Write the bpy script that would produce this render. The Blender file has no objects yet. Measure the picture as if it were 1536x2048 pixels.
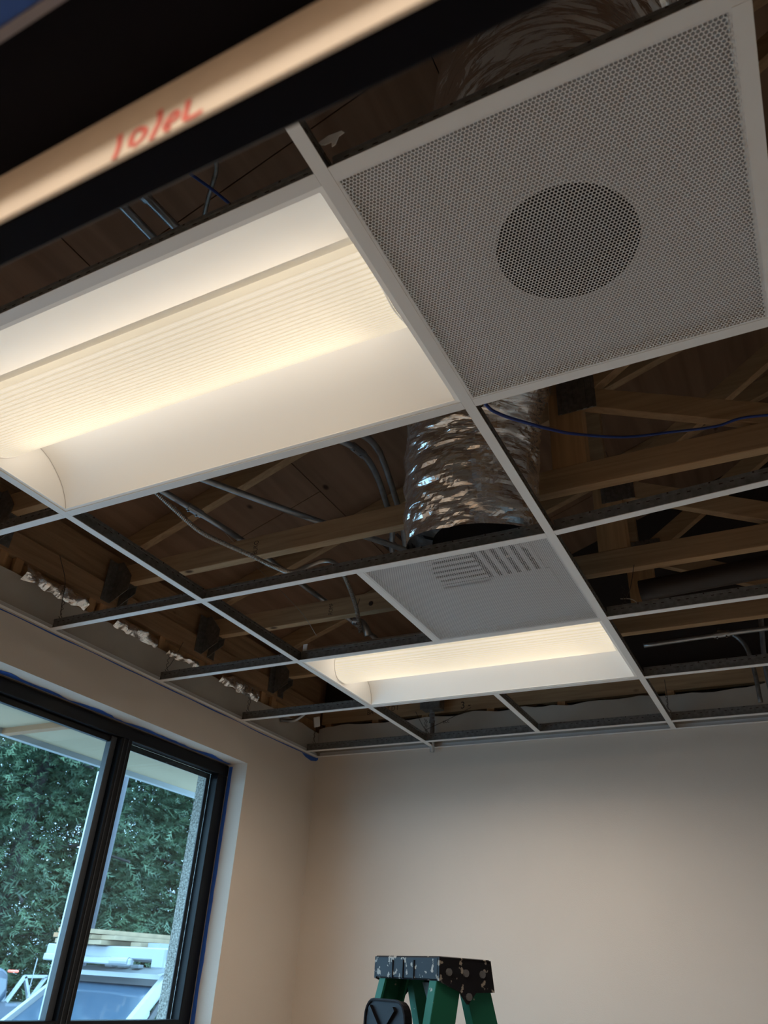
import bpy, bmesh, math, random
import numpy as np
from mathutils import Vector, Matrix, noise

scene = bpy.context.scene
col = scene.collection
random.seed(7)
rng = np.random.default_rng(7)

# ------------------------------------------------------------------ camera
G = 2.74                       # height of the ceiling grid above the floor
F = 0.6096                     # two feet: one grid module
cam_data = bpy.data.cameras.new('camera')
cam = bpy.data.objects.new('camera', cam_data)
col.objects.link(cam)
cam_data.sensor_fit = 'HORIZONTAL'
cam_data.sensor_width = 36.0
cam_data.lens = 36.0 * 1540.7 / 1536.0
cam_data.clip_start = 0.02
cam_data.clip_end = 200
R0 = Vector((0.88881288, 0.45523313, 0.05267315))
R1 = Vector((-0.198346, 0.48575713, -0.85129247))
R2 = Vector((-0.41312289, 0.74619221, 0.52204086))
M = Matrix((R0, -R1, -R2)).transposed().to_4x4()
M.translation = Vector((0.48214, -0.60935, G - 1.08346))
cam.matrix_world = M
cam_data.dof.use_dof = True
cam_data.dof.focus_distance = 2.3
cam_data.dof.aperture_fstop = 9.0
scene.camera = cam

# ------------------------------------------------------------------ sky, exposure
SKY = (0.40, 0.70, 1.0)
SKY_STRENGTH = 9.5
world = bpy.data.worlds.new('sky')
scene.world = world
world.use_nodes = True
bg = world.node_tree.nodes['Background']
bg.inputs[0].default_value = (*SKY, 1)
bg.inputs[1].default_value = SKY_STRENGTH
scene.view_settings.view_transform = 'Standard'
scene.view_settings.look = 'None'
scene.view_settings.gamma = 1.0
scene.view_settings.use_curve_mapping = False
scene.view_settings.exposure = 0.0
scene.cycles.use_denoising = True
scene.cycles.max_bounces = 10
scene.cycles.diffuse_bounces = 6
scene.cycles.glossy_bounces = 4
scene.cycles.transparent_max_bounces = 12
scene.cycles.sample_clamp_indirect = 4.0

LAMP_COLOR = (1.0, 0.855, 0.70)
TROFFER_W = 10.5               # watts of each of the small down-lights inside a troffer
HALL_W = 52.0
FILL_W = 0.085                 # watts of each unseen lamp added to brighten the reflectors

# lamp in the hallway behind the camera (its light falls on the door head)
ld = bpy.data.lights.new('hall_lamp', 'POINT')
ld.energy = HALL_W
ld.color = LAMP_COLOR
ld.shadow_soft_size = 0.10
lo = bpy.data.objects.new('hall_lamp', ld)
lo.location = (0.35, -1.75, 2.50)
col.objects.link(lo)

# ------------------------------------------------------------------ materials
MATS = {}
def new_mat(name):
    m = bpy.data.materials.new(name)
    m.use_nodes = True
    MATS[name] = m
    nt = m.node_tree
    return m, nt, nt.nodes['Principled BSDF']

def plain(name, c, rough=0.6, metal=0.0, spec=0.4, var=0.0, vscale=20.0, bump=0.0, bscale=200.0, stretch=None):
    m, nt, b = new_mat(name)
    b.inputs['Roughness'].default_value = rough
    b.inputs['Metallic'].default_value = metal
    b.inputs['Specular IOR Level'].default_value = spec
    b.inputs['Base Color'].default_value = (*c, 1)
    tc = nt.nodes.new('ShaderNodeTexCoord')
    mp = nt.nodes.new('ShaderNodeMapping')
    nt.links.new(tc.outputs['Object'], mp.inputs[0])
    if stretch: mp.inputs['Scale'].default_value = stretch
    if var > 0:
        n = nt.nodes.new('ShaderNodeTexNoise')
        n.inputs['Scale'].default_value = vscale
        n.inputs['Detail'].default_value = 5
        nt.links.new(mp.outputs[0], n.inputs['Vector'])
        r = nt.nodes.new('ShaderNodeValToRGB')
        r.color_ramp.elements[0].position = 0.3
        r.color_ramp.elements[1].position = 0.7
        r.color_ramp.elements[0].color = (*[max(0, v * (1 - var)) for v in c], 1)
        r.color_ramp.elements[1].color = (*[min(1, v * (1 + var)) for v in c], 1)
        nt.links.new(n.outputs['Fac'], r.inputs[0])
        nt.links.new(r.outputs[0], b.inputs['Base Color'])
    if bump > 0:
        n2 = nt.nodes.new('ShaderNodeTexNoise')
        n2.inputs['Scale'].default_value = bscale
        n2.inputs['Detail'].default_value = 4
        nt.links.new(mp.outputs[0], n2.inputs['Vector'])
        bp = nt.nodes.new('ShaderNodeBump')
        bp.inputs['Strength'].default_value = bump
        bp.inputs['Distance'].default_value = 0.004
        nt.links.new(n2.outputs['Fac'], bp.inputs['Height'])
        nt.links.new(bp.outputs[0], b.inputs['Normal'])
    return m

def wood(name, c1, c2, axis=0, scale=1.0, knots=True):
    """long-grained softwood; axis is the direction of the grain"""
    m, nt, b = new_mat(name)
    b.inputs['Roughness'].default_value = 0.72
    b.inputs['Specular IOR Level'].default_value = 0.25
    tc = nt.nodes.new('ShaderNodeTexCoord')
    mp = nt.nodes.new('ShaderNodeMapping')
    s = [28 * scale] * 3
    s[axis] = 1.6 * scale
    mp.inputs['Scale'].default_value = s
    nt.links.new(tc.outputs['Object'], mp.inputs[0])
    n = nt.nodes.new('ShaderNodeTexNoise')
    n.inputs['Scale'].default_value = 1.6
    n.inputs['Detail'].default_value = 6
    n.inputs['Distortion'].default_value = 0.6
    nt.links.new(mp.outputs[0], n.inputs['Vector'])
    r = nt.nodes.new('ShaderNodeValToRGB')
    r.color_ramp.elements[0].position = 0.30
    r.color_ramp.elements[1].position = 0.68
    r.color_ramp.elements[0].color = (*c1, 1)
    r.color_ramp.elements[1].color = (*c2, 1)
    nt.links.new(n.outputs['Fac'], r.inputs[0])
    out = r.outputs[0]
    if knots:
        mp2 = nt.nodes.new('ShaderNodeMapping')
        k = [5.5] * 3
        k[axis] = 3.2
        mp2.inputs['Scale'].default_value = k
        nt.links.new(tc.outputs['Object'], mp2.inputs[0])
        v = nt.nodes.new('ShaderNodeTexVoronoi')
        v.inputs['Scale'].default_value = 1.0
        nt.links.new(mp2.outputs[0], v.inputs['Vector'])
        r2 = nt.nodes.new('ShaderNodeValToRGB')
        r2.color_ramp.elements[0].position = 0.04
        r2.color_ramp.elements[1].position = 0.085
        r2.color_ramp.elements[0].color = (0.16, 0.12, 0.10, 1)
        r2.color_ramp.elements[1].color = (1, 1, 1, 1)
        nt.links.new(v.outputs['Distance'], r2.inputs[0])
        mx = nt.nodes.new('ShaderNodeMix')
        mx.data_type = 'RGBA'
        mx.blend_type = 'MULTIPLY'
        mx.inputs[0].default_value = 1.0
        nt.links.new(out, mx.inputs[6])
        nt.links.new(r2.outputs[0], mx.inputs[7])
        out = mx.outputs[2]
    nt.links.new(out, b.inputs['Base Color'])
    bp = nt.nodes.new('ShaderNodeBump')
    bp.inputs['Strength'].default_value = 0.25
    bp.inputs['Distance'].default_value = 0.002
    nt.links.new(n.outputs['Fac'], bp.inputs['Height'])
    nt.links.new(bp.outputs[0], b.inputs['Normal'])
    return m

WALL = plain('wall_paint', (0.55, 0.475, 0.405), 0.75, var=0.02, vscale=3, bump=0.12, bscale=260)
DRY = plain('bare_drywall', (0.40, 0.36, 0.31), 0.9, var=0.18, vscale=2.2, bump=0.1, bscale=120)
FLOORM = plain('floor_board', (0.64, 0.59, 0.53), 0.8, var=0.12, vscale=4)
TEE = plain('white_enamel', (0.70, 0.69, 0.67), 0.45)
GALV = plain('galvanised_steel', (0.21, 0.205, 0.195), 0.42, metal=0.75, var=0.25, vscale=60)
EMT = plain('conduit_steel', (0.34, 0.36, 0.38), 0.35, metal=0.85, var=0.15, vscale=30)
MCM = plain('armour_steel', (0.42, 0.40, 0.37), 0.38, metal=0.85)
WIRE = plain('black_wire', (0.05, 0.045, 0.04), 0.5, metal=0.4)
WIREG = plain('steel_wire', (0.38, 0.34, 0.28), 0.4, metal=0.8)
WOODX = wood('fir_along_x', (0.27, 0.165, 0.088), (0.40, 0.262, 0.145), 0)
WOODY = wood('fir_along_y', (0.22, 0.13, 0.07), (0.33, 0.20, 0.11), 1)
WOODZ = wood('fir_along_z', (0.34, 0.19, 0.09), (0.46, 0.27, 0.13), 2)
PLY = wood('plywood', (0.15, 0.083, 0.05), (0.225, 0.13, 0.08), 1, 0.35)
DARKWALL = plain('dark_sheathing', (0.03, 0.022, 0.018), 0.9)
PANEL = plain('perforated_enamel', (0.68, 0.675, 0.665), 0.5)
BACKP = plain('panel_backing', (0.34, 0.335, 0.335), 0.7)
DUCTIN = plain('duct_lining', (0.006, 0.006, 0.008), 0.9)
TROFF = plain('troffer_enamel', (0.93, 0.92, 0.89), 0.55)
HOUSE = plain('housing_steel', (0.52, 0.50, 0.48), 0.5, metal=0.2)
BLACKF = plain('black_window_frame', (0.004, 0.0045, 0.006), 0.4, spec=0.2)
CHARF = plain('charcoal_sash', (0.030, 0.034, 0.040), 0.4)
DOORF = plain('dark_door_frame', (0.0022, 0.0026, 0.006), 0.6, spec=0.08)
CREAM = plain('cream_board', (0.78, 0.71, 0.61), 0.7, var=0.05, vscale=14, stretch=(2, 1, 1))
LIP = plain('lip_highlight', (0.20, 0.20, 0.24), 0.4)  # grey paints in the light that the dark frame's rounded corner catches
TAPE = plain('blue_tape', (0.020, 0.085, 0.36), 0.6, var=0.12, vscale=40)
RED = plain('red_marker', (0.72, 0.20, 0.17), 0.6)
INK = plain('dark_ink', (0.035, 0.022, 0.018), 0.8)
BLUECABLE = plain('blue_cable', (0.012, 0.035, 0.19), 0.4)
BLACKPIPE = plain('black_pipe', (0.03, 0.022, 0.02), 0.5)
PAPER = plain('torn_paper', (0.66, 0.64, 0.62), 0.8)
STUCCO = plain('stucco', (0.27, 0.265, 0.235), 0.9, var=0.75, vscale=130, bump=0.6, bscale=150)
SOFFIT = plain('soffit_paint', (0.36, 0.285, 0.185), 0.8, var=0.03, vscale=3)
FASCIA = plain('white_drip_edge', (0.30, 0.31, 0.32), 0.5)
GREEN = plain('green_fibreglass', (0.012, 0.115, 0.065), 0.45, var=0.25, vscale=9)
NAVY = plain('black_plastic', (0.008, 0.008, 0.011), 0.6, spec=0.15)
SPLAT = plain('dried_paint', (0.40, 0.36, 0.30), 0.8)
LABELM = plain('sticker', (0.42, 0.40, 0.38), 0.6, var=0.2, vscale=30)
RIVET = plain('rivet', (0.18, 0.18, 0.18), 0.4, metal=0.6)
VANW = plain('white_truck_paint', (0.26, 0.275, 0.285), 0.3)
VANG = plain('truck_glass', (0.035, 0.06, 0.09), 0.06, spec=0.8)
VANT = plain('truck_trim', (0.03, 0.03, 0.033), 0.5)
TYRE = plain('tyre', (0.01, 0.01, 0.01), 0.8)
RACK = plain('rack_aluminium', (0.23, 0.25, 0.27), 0.4)
LUMB = plain('lumber', (0.27, 0.20, 0.125), 0.7, var=0.2, vscale=8)
LUMO = plain('lumber_end', (0.30, 0.155, 0.075), 0.7)
BLUEV = plain('blue_grey_paint', (0.055, 0.075, 0.11), 0.35)
BARK = plain('bark', (0.020, 0.016, 0.015), 0.9, var=0.4, vscale=12, stretch=(1, 1, 0.15))
GROUND = plain('concrete_yard', (0.30, 0.30, 0.30), 0.9, var=0.2, vscale=5)
POLE = plain('white_pole', (0.26, 0.28, 0.30), 0.4)
GRAYPOLE = plain('grey_trunk', (0.045, 0.045, 0.055), 0.7)

def paint_specks(name, base, spot, lo, scale):
    m, nt, b = new_mat(name)
    b.inputs['Roughness'].default_value = 0.6
    b.inputs['Specular IOR Level'].default_value = 0.2
    tc = nt.nodes.new('ShaderNodeTexCoord')
    n = nt.nodes.new('ShaderNodeTexNoise')
    n.inputs['Scale'].default_value = scale
    n.inputs['Detail'].default_value = 3
    nt.links.new(tc.outputs['Object'], n.inputs['Vector'])
    r = nt.nodes.new('ShaderNodeValToRGB')
    r.color_ramp.elements[0].position = lo
    r.color_ramp.elements[1].position = lo + 0.03
    r.color_ramp.elements[0].color = (*base, 1)
    r.color_ramp.elements[1].color = (*spot, 1)
    nt.links.new(n.outputs['Fac'], r.inputs[0])
    nt.links.new(r.outputs[0], b.inputs['Base Color'])
    return m
CAPM = paint_specks('paint_spattered_black', (0.008, 0.008, 0.011), (0.30, 0.27, 0.23), 0.61, 46)
RAILM = paint_specks('paint_spattered_green', (0.010, 0.105, 0.062), (0.36, 0.36, 0.31), 0.70, 34)

def foil_mat():
    m, nt, b = new_mat('crinkled_foil')
    b.inputs['Metallic'].default_value = 0.92
    b.inputs['Roughness'].default_value = 0.16
    b.inputs['Base Color'].default_value = (0.86, 0.85, 0.84, 1)
    tc = nt.nodes.new('ShaderNodeTexCoord')
    mp = nt.nodes.new('ShaderNodeMapping')
    mp.inputs['Scale'].default_value = (.6, .6, 1.8)
    nt.links.new(tc.outputs['Object'], mp.inputs[0])
    v = nt.nodes.new('ShaderNodeTexVoronoi')
    v.feature = 'DISTANCE_TO_EDGE'
    v.inputs['Scale'].default_value = 26
    nt.links.new(mp.outputs[0], v.inputs['Vector'])
    n = nt.nodes.new('ShaderNodeTexNoise')
    n.inputs['Scale'].default_value = 40
    n.inputs['Detail'].default_value = 4
    nt.links.new(mp.outputs[0], n.inputs['Vector'])
    ad = nt.nodes.new('ShaderNodeMath')
    ad.operation = 'ADD'
    nt.links.new(v.outputs['Distance'], ad.inputs[0])
    nt.links.new(n.outputs['Fac'], ad.inputs[1])
    bp = nt.nodes.new('ShaderNodeBump')
    bp.inputs['Strength'].default_value = 0.40
    bp.inputs['Distance'].default_value = 0.006
    nt.links.new(ad.outputs[0], bp.inputs['Height'])
    nt.links.new(bp.outputs[0], b.inputs['Normal'])
    return m
FOIL = foil_mat()

def lens_mat():
    m, nt, b = new_mat('ribbed_lens')
    nt.nodes.remove(b)
    out = nt.nodes['Material Output']
    tr = nt.nodes.new('ShaderNodeBsdfTranslucent')
    tr.inputs[0].default_value = (0.93, 0.92, 0.88, 1)
    em = nt.nodes.new('ShaderNodeEmission')
    em.inputs[0].default_value = (1.0, 0.89, 0.72, 1)
    em.inputs[1].default_value = 0.30
    # fine lengthwise prisms of the lens
    tc = nt.nodes.new('ShaderNodeTexCoord')
    wv = nt.nodes.new('ShaderNodeTexWave')
    wv.wave_type = 'BANDS'
    wv.bands_direction = 'Y'
    wv.inputs['Scale'].default_value = 42
    wv.inputs['Distortion'].default_value = 0.0
    nt.links.new(tc.outputs['Object'], wv.inputs['Vector'])
    rp = nt.nodes.new('ShaderNodeValToRGB')
    rp.color_ramp.elements[0].color = (0.74, 0.69, 0.58, 1)
    rp.color_ramp.elements[1].color = (1, 0.985, 0.94, 1)
    rp.color_ramp.elements[0].position = 0.0
    rp.color_ramp.elements[1].position = 0.55
    nt.links.new(wv.outputs['Color'], rp.inputs[0])
    nt.links.new(rp.outputs[0], tr.inputs[0])
    ad = nt.nodes.new('ShaderNodeAddShader')
    nt.links.new(tr.outputs[0], ad.inputs[0])
    nt.links.new(em.outputs[0], ad.inputs[1])
    nt.links.new(ad.outputs[0], out.inputs[0])
    return m
LENS = lens_mat()

def emit(name, c, s):
    m, nt, b = new_mat(name)
    b.inputs['Base Color'].default_value = (*c, 1)
    b.inputs['Emission Color'].default_value = (*c, 1)
    b.inputs['Emission Strength'].default_value = s
    return m
LED = emit('led_strip', (1.0, 0.90, 0.72), 1.55)
AMBER = emit('tail_lamp', (0.8, 0.16, 0.10), 0.6)

def glass_mat():
    m, nt, b = new_mat('window_glass')
    nt.nodes.remove(b)
    out = nt.nodes['Material Output']
    t = nt.nodes.new('ShaderNodeBsdfTransparent')
    t.inputs[0].default_value = (0.93, 0.97, 0.97, 1)
    g = nt.nodes.new('ShaderNodeBsdfGlossy')
    g.inputs['Roughness'].default_value = 0.0
    lw = nt.nodes.new('ShaderNodeLayerWeight')
    lw.inputs[0].default_value = 0.5
    pw = nt.nodes.new('ShaderNodeMath')
    pw.operation = 'POWER'
    pw.inputs[1].default_value = 5.0
    nt.links.new(lw.outputs['Facing'], pw.inputs[0])
    fr = nt.nodes.new('ShaderNodeMath')
    fr.operation = 'MULTIPLY_ADD'
    fr.inputs[1].default_value = 0.9
    fr.inputs[2].default_value = 0.03
    nt.links.new(pw.outputs[0], fr.inputs[0])
    mx = nt.nodes.new('ShaderNodeMixShader')
    nt.links.new(fr.outputs[0], mx.inputs[0])
    nt.links.new(t.outputs[0], mx.inputs[1])
    nt.links.new(g.outputs[0], mx.inputs[2])
    nt.links.new(mx.outputs[0], out.inputs[0])
    return m
GLASS = glass_mat()

def leaf_mat(name, c1, c2):
    m, nt, b = new_mat(name)
    b.inputs['Roughness'].default_value = 0.6
    b.inputs['Specular IOR Level'].default_value = 0.3
    tc = nt.nodes.new('ShaderNodeTexCoord')
    n = nt.nodes.new('ShaderNodeTexNoise')
    n.inputs['Scale'].default_value = 1.6
    n.inputs['Detail'].default_value = 6
    nt.links.new(tc.outputs['Object'], n.inputs['Vector'])
    r = nt.nodes.new('ShaderNodeValToRGB')
    r.color_ramp.elements[0].position = 0.35
    r.color_ramp.elements[1].position = 0.68
    r.color_ramp.elements[0].color = (*c1, 1)
    r.color_ramp.elements[1].color = (*c2, 1)
    nt.links.new(n.outputs['Fac'], r.inputs[0])
    nt.links.new(r.outputs[0], b.inputs['Base Color'])
    return m
LEAF = leaf_mat('conifer_needles', (0.020, 0.040, 0.024), (0.070, 0.118, 0.060))

# ------------------------------------------------------------------ mesh helpers
class MB:
    """collects shapes in world coordinates; build() links them as one mesh object"""
    def __init__(self):
        self.v, self.f = [], []
    def add(self, vs, fs):
        o = len(self.v)
        self.v += [tuple(p) for p in vs]
        self.f += [tuple(i + o for i in q) for q in fs]
        return self
    def box(self, x0, x1, y0, y1, z0, z1):
        return self.add([(x0, y0, z0), (x1, y0, z0), (x1, y1, z0), (x0, y1, z0), (x0, y0, z1), (x1, y0, z1), (x1, y1, z1), (x0, y1, z1)],
                        [(0, 3, 2, 1), (4, 5, 6, 7), (0, 1, 5, 4), (1, 2, 6, 5), (2, 3, 7, 6), (3, 0, 4, 7)])
    def obox(self, c, ux, uy, uz, hx, hy, hz):
        c = Vector(c); ux = Vector(ux).normalized(); uy = Vector(uy).normalized(); uz = Vector(uz).normalized()
        vs = []
        for sz in (-1, 1):
            for sx, sy in ((-1, -1), (1, -1), (1, 1), (-1, 1)):
                vs.append(c + ux * sx * hx + uy * sy * hy + uz * sz * hz)
        return self.add(vs, [(0, 3, 2, 1), (4, 5, 6, 7), (0, 1, 5, 4), (1, 2, 6, 5), (2, 3, 7, 6), (3, 0, 4, 7)])
    def beam(self, a, b, w, h, side=(0, 1, 0)):
        """bar from a to b; w across 'side', h across the third direction"""
        a = Vector(a); b = Vector(b)
        d = (b - a); L = d.length; d.normalize()
        s = Vector(side); s = (s - d * s.dot(d)).normalized()
        t = d.cross(s)
        return self.obox((a + b) / 2, d, s, t, L / 2, w / 2, h / 2)
    def tube(self, pts, r, n=10, cap=True, rib=None):
        pts = [Vector(p) for p in pts]
        rings = []
        prev = None
        for i, p in enumerate(pts):
            d = (pts[min(i + 1, len(pts) - 1)] - pts[max(i - 1, 0)]).normalized()
            if prev is None:
                s = d.cross(Vector((0, 0, 1)))
                if s.length < 1e-3: s = d.cross(Vector((1, 0, 0)))
                s.normalize()
            else:
                s = (prev - d * prev.dot(d)).normalized()
            prev = s
            t = d.cross(s)
            rr = r if rib is None else r * (1 + rib * (1 if i % 2 else -1))
            rings.append([p + (s * math.cos(2 * math.pi * k / n) + t * math.sin(2 * math.pi * k / n)) * rr for k in range(n)])
        vs = [q for rg in rings for q in rg]
        fs = []
        for i in range(len(rings) - 1):
            for k in range(n):
                k2 = (k + 1) % n
                fs.append((i * n + k, i * n + k2, (i + 1) * n + k2, (i + 1) * n + k))
        if cap:
            fs.append(tuple(range(n))[::-1]); fs.append(tuple((len(rings) - 1) * n + k for k in range(n)))
        return self.add(vs, fs)
    def prism(self, poly, axis, a, b):
        """extrude a 2-D polygon along axis 0/1/2 from a to b (poly in the other two axes, in order)"""
        n = len(poly)
        def P(p, t):
            q = list(p); q.insert(axis, t); return q
        vs = [P(p, a) for p in poly] + [P(p, b) for p in poly]
        fs = [tuple(range(n))[::-1], tuple(range(n, 2 * n))] + [(k, (k + 1) % n, n + (k + 1) % n, n + k) for k in range(n)]
        return self.add(vs, fs)
    def build(self, name, m, parent=None, smooth=False, bevel=0.0, kind=None):
        me = bpy.data.meshes.new(name)
        base = Vector((0, 0, 0))
        root = parent
        while root is not None and root.parent is not None: root = root.parent
        if root is not None: base = root.location
        me.from_pydata([tuple(Vector(p) - base) for p in self.v], [], self.f)
        bm = bmesh.new(); bm.from_mesh(me)
        bmesh.ops.recalc_face_normals(bm, faces=bm.faces)
        if bevel > 0:
            bmesh.ops.bevel(bm, geom=list(bm.edges), offset=bevel, segments=1, affect='EDGES', clamp_overlap=True)
        bm.to_mesh(me); bm.free()
        if smooth:
            me.polygons.foreach_set('use_smooth', [True] * len(me.polygons))
        me.materials.append(m)
        o = bpy.data.objects.new(name, me)
        col.objects.link(o)
        if parent is not None: o.parent = parent
        if kind: o['kind'] = kind
        return o

def tag(o, label, cat, group=None, kind=None):
    o['label'] = label
    o['category'] = cat
    if group: o['group'] = group
    if kind: o['kind'] = kind
    return o
def thing(name, label, cat, loc, group=None):
    o = bpy.data.objects.new(name, None)
    o.empty_display_size = 0.05
    o.location = loc
    col.objects.link(o)
    return tag(o, label, cat, group)
def struct(name, mb, m, label=None, **k):
    o = mb.build(name, m, **k)
    o['kind'] = 'structure'
    if label: o['label'] = label
    return o
def struct_empty(name, label, loc):
    o = bpy.data.objects.new(name, None)
    o.empty_display_size = 0.05
    o.location = loc
    col.objects.link(o)
    o['kind'] = 'structure'
    o['label'] = label
    return o
def spline(pts, n=10):
    pts = [Vector(p) for p in pts]
    q = [pts[0] * 2 - pts[1]] + pts + [pts[-1] * 2 - pts[-2]]
    out = []
    for i in range(1, len(q) - 2):
        a, b, c, d = q[i - 1], q[i], q[i + 1], q[i + 2]
        for k in range(n):
            t = k / n
            out.append(0.5 * ((2 * b) + (c - a) * t + (2 * a - 5 * b + 4 * c - d) * t * t + (3 * b - a - 3 * c + d) * t ** 3))
    out.append(pts[-1])
    return out

# ================================================================== STRUCTURE
XW, YB, XR, YF = -1.955, 3.178, 2.35, -0.43     # inner faces of left, back, right and front walls
HALL_Y = -2.6
struct('floor', MB().box(-2.2, XR + .1, HALL_Y - .1, YB + .2, -0.08, 0.0), FLOORM)

# left wall with the window opening
WY0, WY1, WZ0, WZ1 = 0.35, 2.552, 0.85, G - 0.182
wl = MB()
XO = -2.23
def jag(n, a, b, z, amp):
    return [(a + (b - a) * i / n, z + amp * (noise.noise(Vector((i * .37, z * 3, a))) + .4 * noise.noise(Vector((i * 1.7, 2, b))))) for i in range(n + 1)]
wl.box(-2.09, XW, WY1, YB, 0, G - 0.001).box(-2.09, XW, YF, WY0, 0, G - 0.001)
wl.box(-2.09, XW, WY0, WY1, 0, WZ0).box(-2.09, XW, WY0, WY1, WZ1, G - 0.001)
wall_left = struct('wall_left', wl, WALL, 'beige painted wall with the black window')
# unpainted drywall above the grid line, ragged top edge
top = jag(60, YF, YB, G + 0.142, 0.012)
MB().prism([(YF, G - .001)] + [(YB, G - .001)] + top[::-1], 0, XW - 0.013, XW).build('bare_drywall', DRY, wall_left)
ext = MB()
ext.box(XO, -2.09, WY1 - 0.03, YB + .3, -0.3, G + .55).box(XO, -2.09, YF - .3, WY0 + .03, -0.3, G + .55)
ext.box(XO, -2.09, WY0, WY1, -0.3, WZ0 + .02).box(XO, -2.09, WY0, WY1, WZ1 - .02, G + .55)
ext.build('stucco', STUCCO, wall_left)
# rounded corner beads of the window opening
bead = MB()
def quarter(cx, cz, r, sx, sz, n=6):
    return [(cx, cz)] + [(cx + sx * r * math.cos(a), cz + sz * r * math.sin(a)) for a in [math.pi / 2 * k / n for k in range(n + 1)]]

# back wall
wall_back = struct('wall_back', MB().box(XW - .14, XR + .1, YB, YB + .013, 0, G - .001), WALL, 'plain beige painted wall behind the stepladder')
topb = jag(90, XW, XR, G + 0.168, 0.016)
MB().prism([(XW, G - .001), (XR, G - .001)] + topb[::-1], 1, YB, YB + .013).build('bare_drywall', DRY, wall_back)
MB().box(XW - .2, XR + .1, YB + .15, YB + .17, 0, G + 2.3).build('sheathing', DARKWALL, wall_back)  # near-black sheet: the darkness of the cavity is put into its colour
MB().box(XW - .0, XR, YB + .020, YB + .060, G + 0.192, G + 0.292).build('header_beam', WOODX, wall_back)
for x in (-1.93, -1.62, -1.31, -0.93, -0.55, -0.02, 0.42):
    MB().box(x, x + .04, YB + .022, YB + .10, G - .05, G + .192).build('stud', WOODZ, wall_back)
# right wall, front wall, hallway
struct('wall_right', MB().box(XR, XR + .1, HALL_Y, YB + .2, 0, G + 2.3), WALL)
wf = MB()
DX0, DX1, DZ = -0.35, 0.75, G - 0.64
Y2 = -0.535
wf.box(XW - .14, DX0, Y2, YF, 0, G + 1.2).box(DX1, XR, Y2, YF, 0, G + 2.1).box(DX0, DX1, Y2, YF, DZ + .02, G + 1.6)
wall_front = struct('wall_front', wf, WALL, 'wall holding the dark door frame overhead')
hall = MB()
hall.box(XW - .1, XR + .1, HALL_Y - .1, HALL_Y, 0, G + .2).box(-1.3, -1.2, HALL_Y, Y2, 0, G).box(1.9, 2.0, HALL_Y, Y2, 0, G).box(-1.3, 2.0, HALL_Y, Y2, G - .12, G - .1)
struct('wall_hall', hall, WALL)

# roof deck: sloping plywood sheets
SL = 0.37
def deck_z(x): return G + 0.537 + SL * (x + 1.94)
deck = struct_empty('ceiling', 'brown plywood roof deck above the open ceiling grid', (0, 0, 0))
nx = Vector((1, 0, SL)).normalized()
upn = Vector((-SL, 0, 1)).normalized()
x = -2.35
row = 0
sheet_mesh = {}
while x < 3.3:
    L = 1.2192 / math.sqrt(1 + SL * SL)
    y = -3.2 + (1.22 if row % 2 else 0.15)
    while y < 3.4:
        c = Vector((x + L / 2, y + 1.2192, deck_z(x + L / 2) + .009))
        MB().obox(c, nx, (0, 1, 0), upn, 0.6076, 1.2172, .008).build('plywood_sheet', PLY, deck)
        y += 2.4384
    x += L
    row += 1
MB().obox(Vector((.5, .3, deck_z(.5) + .03)), nx, (0, 1, 0), upn, 3.2, 3.7, .006).build('felt', DARKWALL, deck)

# ledger along the left wall with plates
ledger = struct_empty('trim_ledger', 'timber ledger beam along the top of the left wall', (XW, 1.4, G + .19))
MB().box(-2.0, -1.955, YF, YB, G + 0.205, G + 0.293).build('beam', WOODY, ledger)
MB().box(-1.998, -1.972, YF, YB, G + 0.296, G + 0.44).build('beam', WOODY, ledger)
MB().box(-2.08, -1.99, YF, YB + .1, G + 0.0, G + 0.205).build('blocking', WOODZ, ledger)
for y in (0.93, 1.0, 1.37, 1.43, 1.80, 2.16, 2.60, 2.70):
    MB().box(-1.985, -1.965, y, y + .035, G + .10, G + .207).build('stud', WOODZ, ledger)
MB().box(-2.09, -2.03, YF - .1, YB + .3, G + .2, G + .60).build('blocking', WOODY, ledger)

# door frame overhead
door = struct_empty('door_1', 'dark metal door frame head close overhead, cream strip marked in red', (0.2, -0.47, 0))
def xprism(poly, a, b): return MB().prism(poly, 0, a, b)
xprism([(-0.425, 2.042), (-0.449, 2.042), (-0.449, 2.10), (-0.425, 2.10)], DX0, DX1).build('frame_stop', DOORF, door, bevel=0.0015)
xprism([(-0.4492, 2.0425), (-0.4515, 2.0425), (-0.4515, 2.101), (-0.4492, 2.101)], DX0, DX1).build('cream_strip', CREAM, door)
xprism([(-0.430, 2.1005), (-0.512, 2.1005), (-0.512, 2.13), (-0.430, 2.13)], DX0, DX1).build('frame_head', DOORF, door)
xprism([(-0.512, 2.097), (-0.5175, 2.097), (-0.5175, 2.13), (-0.512, 2.13)], DX0, DX1).build('frame_lip', LIP, door)
xprism([(-0.5177, 2.0985), (-0.56, 2.0985), (-0.56, 2.102), (-0.5177, 2.102)], DX0, DX1).build('blue_tape', TAPE, door)
xprism([(-0.5177, 2.1025), (-0.56, 2.1025), (-0.56, 2.13), (-0.5177, 2.13)], DX0, DX1).build('casing', WALL, door)
for x0, x1 in ((DX0 - .03, DX0), (DX1, DX1 + .03)):
    MB().box(x0, x1, -0.517, -0.425, 0, 2.13).build('frame_jamb', DOORF, door)
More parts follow.
